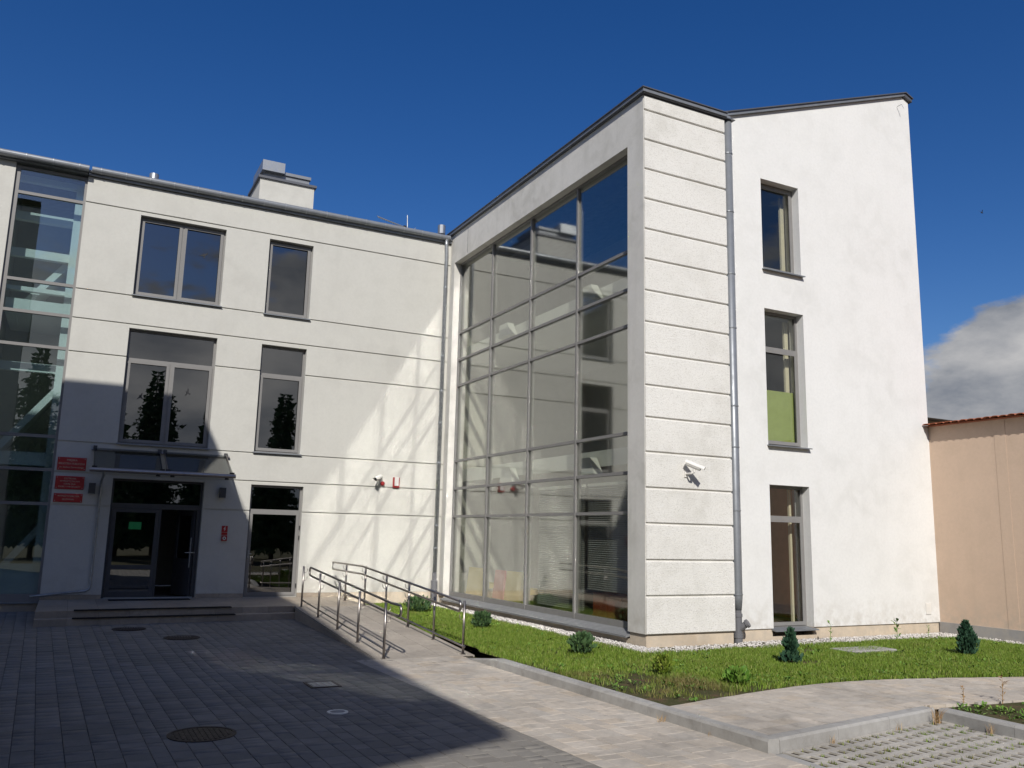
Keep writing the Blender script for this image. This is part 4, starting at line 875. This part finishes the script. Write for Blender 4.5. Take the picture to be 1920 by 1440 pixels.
shrub('low_shrub', 'dark shrub in the lawn before the glass facade', 7.54, 12.03, .28, .17, 'dark_conifer', 560, ball, 'small shrubs in the lawn', leaf=.055)
shrub('low_shrub', 'yellow-green shrublet in the lawn before the ribbed end wall', 7.56, 9.94, .22, .11, 'lime_shrub', 380, ball, 'small shrubs in the lawn', leaf=.045)
shrub('low_shrub', 'dark green clump in the lawn close to the path edge', 8.01, 8.95, .15, .14, 'weed', 300, ball, 'small shrubs in the lawn', leaf=.06)
def weed_plant(x, y, h, lab, m='weed', z=LW):
    t = thing('weed_plant', lab, 'weed', (x, y, z), 'tall weeds'); MB().tube([(x, y, z-.02), (x+.02, y, z+h*.5), (x+.01, y-.01, z+h)], [.006, .004, .002], 5).build('stem', m, t)
    V, F = leaves([(x+.012, y, z+h*(k+.5)/7) for k in range(7)], 3, h*.28, .004, .8); arr_obj('foliage', V, F, m, t)
weed_plant(14.7, 11.85, .42, 'tall green weed in the pebbles right of the gable window'); weed_plant(13.15, 12.1, .34, 'thin weed in the pebbles just right of the gable window sill'); weed_plant(15.75, 11.95, .25, 'short weed in the pebbles near the beige wall')
weed_plant(10.35, 6.88, .30, 'spindly weed at the edge of the paving by the planting bed', 'straw'); weed_plant(9.72, 6.96, .20, 'short dry weed at the edge of the paving by the planting bed', 'straw')
for (x, y, k, h, lab) in ((9.02, 6.78, 60, .17, 'straw-coloured dry grass tuft in the corner of the parking bay'), (8.3, 6.72, 16, .09, 'dry grass sprig at the middle of the parking kerb'), (7.1, 6.55, 14, .08, 'dry grass sprig near the outer end of the parking kerb'),
                          (6.07, 8.0, 18, .09, 'reddish dry tuft at the yard kerb beside the path corner'), (6.11, 7.25, 12, .08, 'reddish dry tuft at the yard kerb nearest the viewer'), (9.1, 6.2, 20, .11, 'dry grass tuft along the bay kerb')):
    V, F = blades(np.array([(x+random.gauss(0, .03), y+random.gauss(0, .015), 0) for _ in range(k)]), h, .005, 1.0); o = arr_obj('dry_tuft', V, F, 'straw'); tag(o, lab, 'grass tuft', 'dry tufts along the kerbs')
# bird in flight
d_ = (_f+_r*((1841-960)/1592.3)-_u*((399-720)/1592.3)).normalized(); bp = CAM+d_*75
t = thing('bird', 'tiny dark bird flying in the sky right of the gable', 'bird', bp)
MB().tube([bp+Vector((-.14, 0, 0)), bp+Vector((-.06, 0, .01)), bp+Vector((.06, 0, .01)), bp+Vector((.16, 0, 0))], [.01, .045, .04, .012], 8).build('body', 'bird', t, smooth=True)
for s in (-1, 1): MB().add([bp+Vector((.05, 0, .02)), bp+Vector((-.05, 0, .02)), bp+Vector((-.12, s*.12, .17)), bp+Vector((-.02, s*.1, .15)), bp+Vector((-.2, s*.16, .22)), bp+Vector((0, 0, .005))], [(0, 1, 2, 3), (3, 2, 4), (0, 5, 1)]).build('wing', 'bird', t, fix=False)

# ================================================================ NEIGHBOURS
NB = thing('neighbouring_house', 'low beige rendered building with clay tile edge right of the gable', 'house', (XD, 9, 0))
MB().box(XD, XD+6, 3, YD-.0, 0, 4.60).build('wall', 'beige_wall', NB)
MB().box(XD-.03, XD+.002, 3, YD-.0, 0, .36).build('plinth', 'grey_plinth', NB)
for y in (10.95,): MB().box(XD-.005, XD+.002, y-.12, y+.12, .36, 4.6).build('pilaster', 'beige_wall', NB)
MB().box(XD-.10, XD+6, 3, YD-.0, 4.60, 4.62).build('eaves_board', 'tile_roof', NB)
tm = MB(); K = 7
for i in range(K+1):
    a = math.pi*i/K; tm.v += [(-.20, -.085*math.cos(a), .036*math.sin(a)), (.5, -.085*math.cos(a), .036*math.sin(a)+.06), (-.20, -.075*math.cos(a), .026*math.sin(a)), (.5, -.075*math.cos(a), .026*math.sin(a)+.06)]
for i in range(K): o = i*4; tm.f += [(o, o+4, o+5, o+1), (o+2, o+3, o+7, o+6), (o, o+2, o+6, o+4)]
tm = tm.mesh('roof_tile', 'tile_roof', fix=False)
for k in range(52):
    y = YD-.1-k*.178
    if y < 3.1: break
    piece('roof_tile', tm, NB, (XD-.02, y, 4.62+random.uniform(-.003, .003)))
rr_ = MB(); rr_.add([(XD-.05, 3, 4.62), (XD+6, 3, 5.1), (XD+6, YD, 5.1), (XD-.05, YD, 4.62), (XD+6, 3, 4.6), (XD+6, YD, 4.6)], [(0, 1, 2, 3), (0, 4, 1), (3, 2, 5)]); rr_.build('roof', 'tile_roof', NB, fix=False)
t = thing('far_roof', 'dark roof peeking above the beige wall next to the gable', 'building', (19, 22, 0)); MB().box(18.0, 26, 18, 28, 0, 5.95).build('wall', 'beige_wall', t); MB().add([(17.6, 17.6, 5.95), (26.4, 17.6, 5.95), (26.4, 28.4, 5.95), (17.6, 28.4, 5.95), (17.6, 23, 7.0), (26.4, 23, 7.0)], [(0, 1, 5, 4), (2, 3, 4, 5), (0, 4, 3), (1, 2, 5), (0, 3, 2, 1)]).build('roof', 'zinc_dark', t)

# the wing across the yard, left of the viewer: it throws the big shadow over the yard
OH = 12.5; k = OH/.79
cb_ = (2.44-.46*(OH-5.28)/.79, YA-(OH-5.28)/.79); cn = (4.27-.46*k, 8.25-k)
op = [cb_, (-13, cb_[1]), (-13, cn[1]-4), (cn[0]-.99*8, cn[1]-.39*8), cn]
OW = thing('opposite_wing', 'tall white wing across the yard, outside the picture on the left', 'building', (-8, 4, 0))
ow = [cb_, (-13, cb_[1]), (-13, -3.5), (cb_[0]+(cn[0]-cb_[0])*(cb_[1]+3.5)/(cb_[1]-cn[1]), -3.5)]      # walls stop short: the added roof overhang shapes the near shadow corner
MB().prism(ow, 0, OH-.25).build('wall', 'render_wing', OW)
for x, y in ((-8.0, -8.8), (-12.2, -10.2)): MB().tube([(x, y, -.06), (x, y, OH-.25)], .16, 16).build('column', 'render_wing', OW); MB().prism(op, OH-.25, OH).build('roof', 'zinc_dark', OW)  # invented columns under the overhang, set so their shadows stay out of view
dx, dy = cn[0]-cb_[0], cn[1]-cb_[1]; Lw = math.hypot(dx, dy); ux, uy = dx/Lw, dy/Lw; nx, ny = -uy, ux
if nx < 0: nx, ny = -nx, -ny
for i in range(5):
    for z0, z1 in ((.9, 3.1), (4.3, 6.6), (7.9, 10.1)):
        s0 = 1.2+i*3.0; P = lambda s, o: (cb_[0]+ux*s+nx*o, cb_[1]+uy*s+ny*o)
        q = [P(s0, .015), P(s0+1.4, .015), P(s0+1.4, .05), P(s0, .05)]; w_ = MB().prism(q, z0, z1).build('window', 'frame', OW)
        q = [P(s0+.08, .048), P(s0+1.32, .048), P(s0+1.32, .056), P(s0+.08, .056)]; MB().prism(q, z0+.08, z1-.08).build('pane', 'black', w_)

# spruces behind the viewer, mirrored in the wing's windows
def spruce(x, y, h, lab):
    t = thing('spruce_tree', lab, 'tree', (x, y, 0), 'spruces behind the viewer'); MB().tube([(x, y, -.1), (x, y, h*.5), (x, y, h*.97)], [.17, .1, .02], 8).build('trunk', 'bark', t); V = []; F = []
    z = h*.1
    while z < h:
        u = (z/h); Rr = ((1-u)**.85*h*.24+.1)*random.uniform(.72, 1.15); nb = max(4, int(9*(1-u)+4)); a0 = random.random()*6
        for b in range(nb):
            a = a0+b*6.283/nb+random.uniform(-.2, .2); L = Rr*random.uniform(.7, 1.15); ns = int(L*12)+3
            for j in range(ns):
                f = (j+1)/ns; p = Vector((x+math.cos(a)*L*f, y+math.sin(a)*L*f, z-L*.35*f+.15*L*f*f)); w = .22*(1-.6*f)+.05
                for q in (-1, 1):
                    w *= random.uniform(.5, 1.5); d = Vector((math.cos(a+q*random.uniform(.3, 1.4)), math.sin(a+q*random.uniform(.3, 1.4)), -.35+random.uniform(-.5, .7))); o = len(V); V += [p, p+d*w*1.5, p+d*w+Vector((0, 0, -w*random.uniform(.4, .9)))]; F += [(o, o+1, o+2)]
        z += h*.019
    arr_obj('crown', [tuple(v) for v in V], F, 'dark_conifer', t)
spruce(2.6, -15, 9.3, 'spruce behind the viewer, mirrored in the left half of the middle window'); spruce(4.9, -17, 12.4, 'spruce behind the viewer, mirrored at the middle of the wide window'); spruce(7.6, -14, 9.6, 'spruce behind the viewer, mirrored at the right of the wide window'); spruce(12.3, -15.5, 11.5, 'spruce behind the viewer, mirrored in the narrow window')
spruce(-2.2, -19, 13.5, 'spruce behind the viewer, mirrored in the stair glazing'); spruce(15.8, -13, 8.5, 'spruce behind the viewer, outermost on the right')
